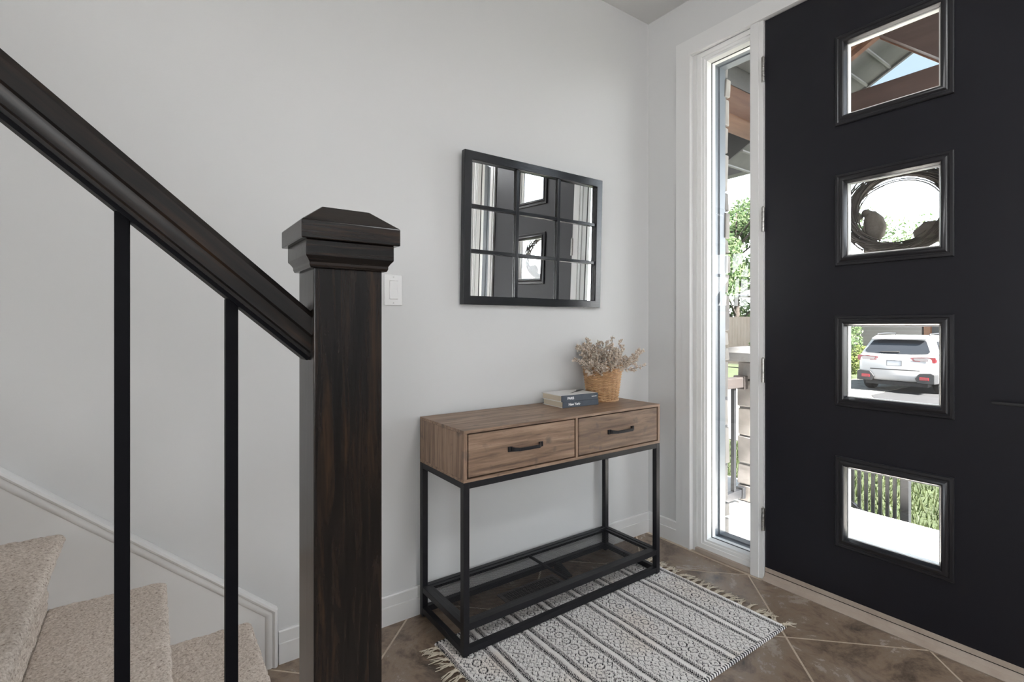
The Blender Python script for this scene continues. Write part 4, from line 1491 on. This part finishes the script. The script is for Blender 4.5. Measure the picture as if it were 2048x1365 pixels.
def leaf_cloud(blobs, n, size, seed, name, m, parent):
    r_ = np.random.default_rng(seed)
    wts = np.array([b[3] ** 2 for b in blobs]); wts = wts / wts.sum()
    pick = r_.choice(len(blobs), n, p=wts)
    B = np.array([b[:4] for b in blobs])[pick]
    d_ = r_.normal(size=(n, 3)); d_ /= np.linalg.norm(d_, axis=1)[:, None]
    rad_ = B[:, 3] * (r_.random(n) ** .42)
    p = B[:, :3] + d_ * rad_[:, None] * np.array([1, 1, .85])
    a = r_.normal(size=(n, 3)); a /= np.linalg.norm(a, axis=1)[:, None]
    b = np.cross(a, r_.normal(size=(n, 3))); b /= np.linalg.norm(b, axis=1)[:, None]
    s_ = (size * r_.uniform(.6, 1.3, n))[:, None]
    nn = np.cross(a, b)
    v0, v1, v2, v3 = p - a * s_, p + b * s_ * .45 + nn * s_ * .12, p + a * s_, p - b * s_ * .45 + nn * s_ * .12
    v = np.stack([v0, v1, v2, v3], 1).reshape(-1, 3)
    i_ = np.arange(n) * 4
    f = np.concatenate([np.stack([i_, i_ + 1, i_ + 2], 1), np.stack([i_, i_ + 2, i_ + 3], 1)])
    me_ = bpy.data.meshes.new(name)
    me_.from_pydata(v.tolist(), [], f.tolist())
    me_.materials.append(m)
    o_ = bpy.data.objects.new(name, me_); COL.objects.link(o_)
    put(o_, parent)
    o_['kind'] = 'stuff'
    return o_


def tree(label, x, y, h, crown, n, size, m, seed, trunk=.14, lo=.35, name='leafy_tree', cat='tree', sparse=14):
    r_ = random.Random(seed)
    t = thing(name, label, cat, (x, y, GZ))
    MB().tube([(x, y, GZ - .05), (x + .03, y, GZ + h * .3), (x - .02, y + .04, GZ + h * .6), (x, y, GZ + h * .9)], [trunk, trunk * .8, trunk * .5, trunk * .12], 10).build('trunk', M_bark, t, smooth=True)
    blobs = []
    for k2 in range(sparse):
        a = r_.uniform(0, 6.28); q = r_.uniform(.15, 1) * crown
        zz = GZ + h * r_.uniform(lo, .95)
        px, py = x + q * math.cos(a), y + q * math.sin(a)
        blobs.append((px, py, zz, crown * r_.uniform(.28, .45)))
        MB().tube([(x, y, max(GZ + h * .2, zz - crown * .5)), ((x + px) / 2, (y + py) / 2, zz - crown * .15), (px, py, zz)], [trunk * .35, trunk * .2, trunk * .06], 5).build('branch', M_bark, t, smooth=True)
    leaf_cloud(blobs, n, size, seed, 'foliage', m, t)
    return t


tree('big bright green tree behind the board fence', 25.2, 14.4, 9.2, 3.0, 18000, .14, M_leafA, 1, .2, .12, sparse=30)
tree('lighter green tree beside the big tree behind the fence', 23.0, 19.6, 6.2, 2.6, 5000, .12, M_leafB, 2, .15, .2, sparse=16)
tree('open airy tree behind the neighbour house', 35.5, 11.2, 9.6, 3.0, 1700, .13, M_leafA, 3, .15, .35, sparse=14)
tree('light green young tree at the driveway edge', 8.6, .35, 2.95, .62, 1500, .055, M_leafB, 4, .03, .45, sparse=10)
tree('round green shrub behind the parked white car', 19.5, 7.1, 1.55, 1.0, 3500, .07, M_leafA, 5, .05, .2, 'shrub', 'shrub', 12)
tree('light flowering shrub near the car bumper', 17.6, 6.0, 1.15, .8, 2600, .06, M_leafB, 6, .04, .15, 'shrub', 'shrub', 10)
tree('tall green bush in front of the brick neighbour house', 24.3, 8.9, 2.9, 1.5, 4500, .09, M_leafA, 7, .06, .12, 'shrub', 'shrub', 14)
ab = thing('arborvitae', 'slim cone-shaped green arborvitae in front of the fence', 'shrub', (18.6, 9.65, GZ))
MB().tube([(18.6, 9.65, GZ - .05), (18.6, 9.65, GZ + 1.4)], [.05, .01], 8).build('trunk', M_bark, ab)
leaf_cloud([(18.6, 9.65, GZ + .2 + k2 * .17, .40 - .033 * k2) for k2 in range(11)], 3500, .05, 9, 'foliage', M_leafC, ab)
um = thing('patio_umbrella', 'dark grey patio umbrella canopy rising above the fence', 'umbrella', (22.2, 11.35, GZ))
MB().lathe([(1.15, 2.25), (1.12, 2.33), (.6, 2.58), (.04, 2.78)], (22.2, 11.35, .27), 8).build('canopy', M_gutter, um)
MB().tube([(22.2, 11.35, GZ), (22.2, 11.35, 3.0)], .025, 8).build('pole', M_bal, um)

# neighbour house
nh = thing('neighbour_house', 'low grey brick house with cedar post across the driveway', 'house', (27, 6, GZ))
MB().box(26, 33, 6.05, 10.2, GZ - .02, 2.3).build('brick_wall', M_brick, nh)
MB().box(27.2, 33, -1.0, 6.04, GZ - .02, 2.3).build('entry_wall', M_gutter, nh)
MB().box(26.05, 26.28, 5.75, 5.98, GZ, 2.3).build('cedar_post', M_cedar, nh)
MB().box(27.16, 27.2, 4.2, 5.5, GZ, 1.7).build('garage_door', M_bal, nh)
MB().box(25.95, 26.0, 7.05, 7.75, 1.15, 1.55).build('window', M_carg, nh)
MB().prism([(25.3, 2.3), (33.5, 2.3), (29.4, 4.1)], 'y', -1.5, 10.6).build('roof', M_shingle, nh)

# wreath on the outside of the door, with a burlap bow
wc = Vector((.105, -1.092, 1.540))
wr_ = thing('twig_wreath', 'grey twig wreath with burlap bow hanging outside the second door lite', 'wreath', tuple(wc))
rw = random.Random(8)
tw = MB()
for kk in range(120):
    a0 = rw.uniform(0, 6.28); L = rw.uniform(1.2, 3.4)
    rr_, th_ = rw.uniform(0, .034), rw.uniform(0, 6.28)
    n = 16
    pts = []
    for j in range(n):
        t = j / (n - 1)
        a = a0 + L * t
        th2 = th_ + 2.5 * t
        R_ = .161 + rr_ * math.cos(th2) + (.022 * t * t if kk % 5 == 0 else 0)
        pts.append((wc.x + rr_ * math.sin(th2) * .9, wc.y + R_ * math.cos(a) * 1.0, wc.z + R_ * .88 * math.sin(a)))
    tw.tube(pts, rw.uniform(.0012, .0030), 4)
tw.build('twig_ring', M_twig, wr_, merge=False)


def ribbon(pts, w, name):
    """folded burlap strip: pts are (y,z,x offset); width w along x and a bit along y"""
    mb = MB()
    n = len(pts)
    vv = []
    for (yy, zz, xo) in pts:
        vv += [(wc.x + .022 + xo - w / 2, wc.y + yy, wc.z + zz), (wc.x + .022 + xo + w / 2, wc.y + yy - .012, wc.z + zz + .008)]
    mb.add(vv, [(2 * i_, 2 * i_ + 1, 2 * i_ + 3, 2 * i_ + 2) for i_ in range(n - 1)])
    o_ = mb.build(name, M_burlap, wr_, smooth=True)
    sm = o_.modifiers.new('thick', 'SOLIDIFY'); sm.thickness = .0015
    return o_


kn = (.108, .012)


def lobe(poly, name, x0, puff):
    """a puffed, closed burlap loop: outline in (y,z) relative to the wreath centre, domed along x"""
    cy_, cz_ = sum(p[0] for p in poly) / len(poly), sum(p[1] for p in poly) / len(poly)
    rings = []
    for f_, d_ in ((.35, -puff), (.80, -puff * .8), (1.0, 0), (.80, puff * .8), (.35, puff)):
        rings.append([(x0 + d_, wc.y + cy_ + (p[0] - cy_) * f_, wc.z + cz_ + (p[1] - cz_) * f_) for p in poly])
    return MB().loft(rings).build(name, M_burlap, wr_, smooth=True)


lobe([(.108, .022), (.079, .018), (.052, -.010), (.040, -.046), (.047, -.080), (.062, -.101), (.088, -.098), (.110, -.070), (.118, -.02)], 'bow_loop', wc.x + .012, .016)
lobe([(.118, -.002), (.135, .022), (.160, .030), (.172, .012), (.162, -.010), (.138, -.018)], 'bow_loop', wc.x + .012, .014)
lobe([(-.040, -.085), (-.075, -.050), (-.125, -.052), (-.150, -.075), (-.140, -.105), (-.085, -.122), (-.050, -.115)], 'bow_loop', wc.x + .010, .016)
ribbon([(kn[0], kn[1], 0), (kn[0] + .012, kn[1] - .08, .004), (kn[0] + .002, kn[1] - .19, .006)], .05, 'bow_tail')
MB().lathe([(.004, -.028), (.016, -.02), (.016, .02), (.004, .028)], (wc.x + .022, wc.y + kn[0], wc.z + kn[1]), 12, 'x').build('bow_knot', M_burlap, wr_, smooth=True)

# parked car, rear towards the house (written around its rear centre, then placed)
car = thing('parked_car', 'white crossover car parked in the driveway with its rear to the door', 'car', (0, 0, 0))


def cring(x, hw, zb, zt, rb_=.10, rt=.10):
    """rounded cross-section"""
    p = []
    for (cy, cz, r, a0) in ((hw - rb_, zb + rb_, rb_, -90), (hw - rt, zt - rt, rt, 0), (-hw + rt, zt - rt, rt, 90), (-hw + rb_, zb + rb_, rb_, 180)):
        for t in (0, 30, 60, 90):
            q = math.radians(a0 + t)
            p.append((x, cy + r * math.cos(q), cz + r * math.sin(q)))
    return p


MB().loft([cring(.00, .76, .43, .95, .12, .10), cring(.035, .82, .36, 1.00, .12, .10), (cring(.13, .87, .31, 1.05, .12, .10)), cring(.5, .895, .27, 1.06, .1, .12), cring(1.5, .90, .25, 1.03, .1, .12),
           cring(2.9, .90, .25, 1.00, .1, .14), cring(3.9, .88, .27, .93, .1, .16), cring(4.35, .80, .33, .80, .1, .14), cring(4.45, .68, .42, .70, .08, .08)]).build('car_body', M_carw, car, auto=50)
gh_rings = []
for (z_, xr, xf, hw) in ((1.00, .10, 3.25, .845), (1.08, .15, 3.08, .835), (1.42, .40, 2.45, .70), (1.50, .42, 2.28, .655), (1.545, .55, 2.05, .58)):
    r_ = .10
    ring = []
    for (cx2, cy2, a0) in ((xf - r_ * 2, hw - r_, 0), (xr + r_, hw - r_, 90), (xr + r_, -hw + r_, 180), (xf - r_ * 2, -hw + r_, 270)):
        for t in (0, 30, 60, 90):
            q = math.radians(a0 + t)
            ring.append((cx2 + r_ * math.cos(q), cy2 + r_ * math.sin(q), z_))
    gh_rings.append(ring)
MB().loft(gh_rings).build('car_cabin', M_carw, car, auto=40)


def rear_pt(y, z_, off):
    x = .15 + (z_ - 1.08) / (1.42 - 1.08) * .25
    return (x - off, y, z_ + off * .7)


rgp = [(-.70, 1.075), (-.35, 1.045), (.35, 1.045), (.70, 1.075), (.735, 1.12), (.60, 1.395), (.35, 1.42), (-.35, 1.42), (-.60, 1.395), (-.735, 1.12)]
MB().loft([[rear_pt(y, z_, .002) for y, z_ in rgp], [rear_pt(y, z_, .014) for y, z_ in rgp]]).build('rear_window', M_carg, car)
MB().loft([[(.27, -.63, 1.435), (.62, -.63, 1.50), (.62, .63, 1.50), (.27, .63, 1.435)], [(.255, -.61, 1.465), (.60, -.61, 1.548), (.60, .61, 1.548), (.255, .61, 1.465)]]).build('spoiler', M_carw, car, bevel=.01)
MB().loft([[rear_pt(-.08, 1.075, .020), rear_pt(.36, 1.070, .020), rear_pt(.36, 1.082, .020), rear_pt(-.08, 1.105, .020)], [rear_pt(-.08, 1.075, .035), rear_pt(.36, 1.070, .035), rear_pt(.36, 1.082, .035), rear_pt(-.08, 1.105, .035)]]).build('rear_wiper', M_tire, car)
for sg in (-1, 1):
    pl_ = [(.42, .875), (.875, .845), (.89, .93), (.88, .985), (.60, .990), (.36, .965)]
    o_ = MB().loft([[(.16 if yy > .8 else .03, sg * yy, zz) for yy, zz in pl_], [(.035 if yy > .8 else -.018, sg * yy, zz) for yy, zz in pl_]]).build('tail_light', M_red, car, bevel=.006)
    pl2 = [(.46, .895), (.74, .880), (.76, .955), (.62, .965), (.43, .952)]
    MB().loft([[(-.010, sg * yy, zz) for yy, zz in pl2], [(-.026, sg * yy, zz) for yy, zz in pl2]]).build('lamp_lens', M_lens, o_)
    cl = [(.90, .30), (.52, .30), (.46, .42), (.56, .56), (.80, .58), (.90, .54)]
    MB().loft([[(.22, sg * yy, zz) for yy, zz in cl], [(-.036, sg * min(yy, .875), zz) for yy, zz in cl]]).build('bumper_cladding', M_carb, car, bevel=.012)
    MB().box(-.050, .0, min(sg * .56, sg * .76), max(sg * .56, sg * .76), .385, .465).build('reflector', M_red, car, bevel=.008)
    MB().tube([(.62, sg * .60, 1.535), (.66, sg * .60, 1.585), (1.3, sg * .60, 1.60), (2.0, sg * .60, 1.585), (2.05, sg * .60, 1.53)], .018, 8).build('roof_rail', M_bal, car, smooth=True)
    sw_pts = [(.55, .835, 1.10), (2.7, .835, 1.06), (2.35, .735, 1.36), (.75, .715, 1.39)]
    MB().loft([[(x, sg * (yy - .03), zz) for x, yy, zz in sw_pts], [(x, sg * (yy + .016), zz) for x, yy, zz in sw_pts]]).build('side_window', M_carg, car)
    for xw_ in (.80, 3.45):
        wh = MB().lathe([(.20, sg * .70), (.325, sg * .705), (.345, sg * .74), (.345, sg * .87), (.325, sg * .905), (.22, sg * .910)], (xw_, 0, .345), 28, 'y').build('wheel', M_tire, car, auto=40)
        MB().lathe([(.02, sg * .895), (.10, sg * .912), (.21, sg * .912), (.215, sg * .88)], (xw_, 0, .345), 20, 'y').build('rim', M_rim, wh)
MB().box(-.020, .004, -.165, .165, .735, .870).build('licence_plate', M_plate, car, bevel=.004)
pf = MB().frame([(0, .0), (0, .006), (.010, .006), (.010, 0)], -.172, .172, .728, .877, lambda a, b, h: (-.018 - h, a, b)).build('plate_frame', M_bal, car)
MB().box(-.012, .012, -.56, .56, .615, .640).build('bumper_trim', M_carb, car)
MB().box(-.014, .012, -.42, .42, .895, .910).build('grab_trim', M_chrome, car)
MB().lathe([(.002, -.018), (.055, -.016), (.060, -.004)], (0, 0, .945), 20, 'x').build('emblem', M_chrome, car)
MB().box(.10, 4.2, -.70, .70, .20, .30).build('underbody', M_tire, car)
car.location = (14.2, 3.36, GZ + .002)
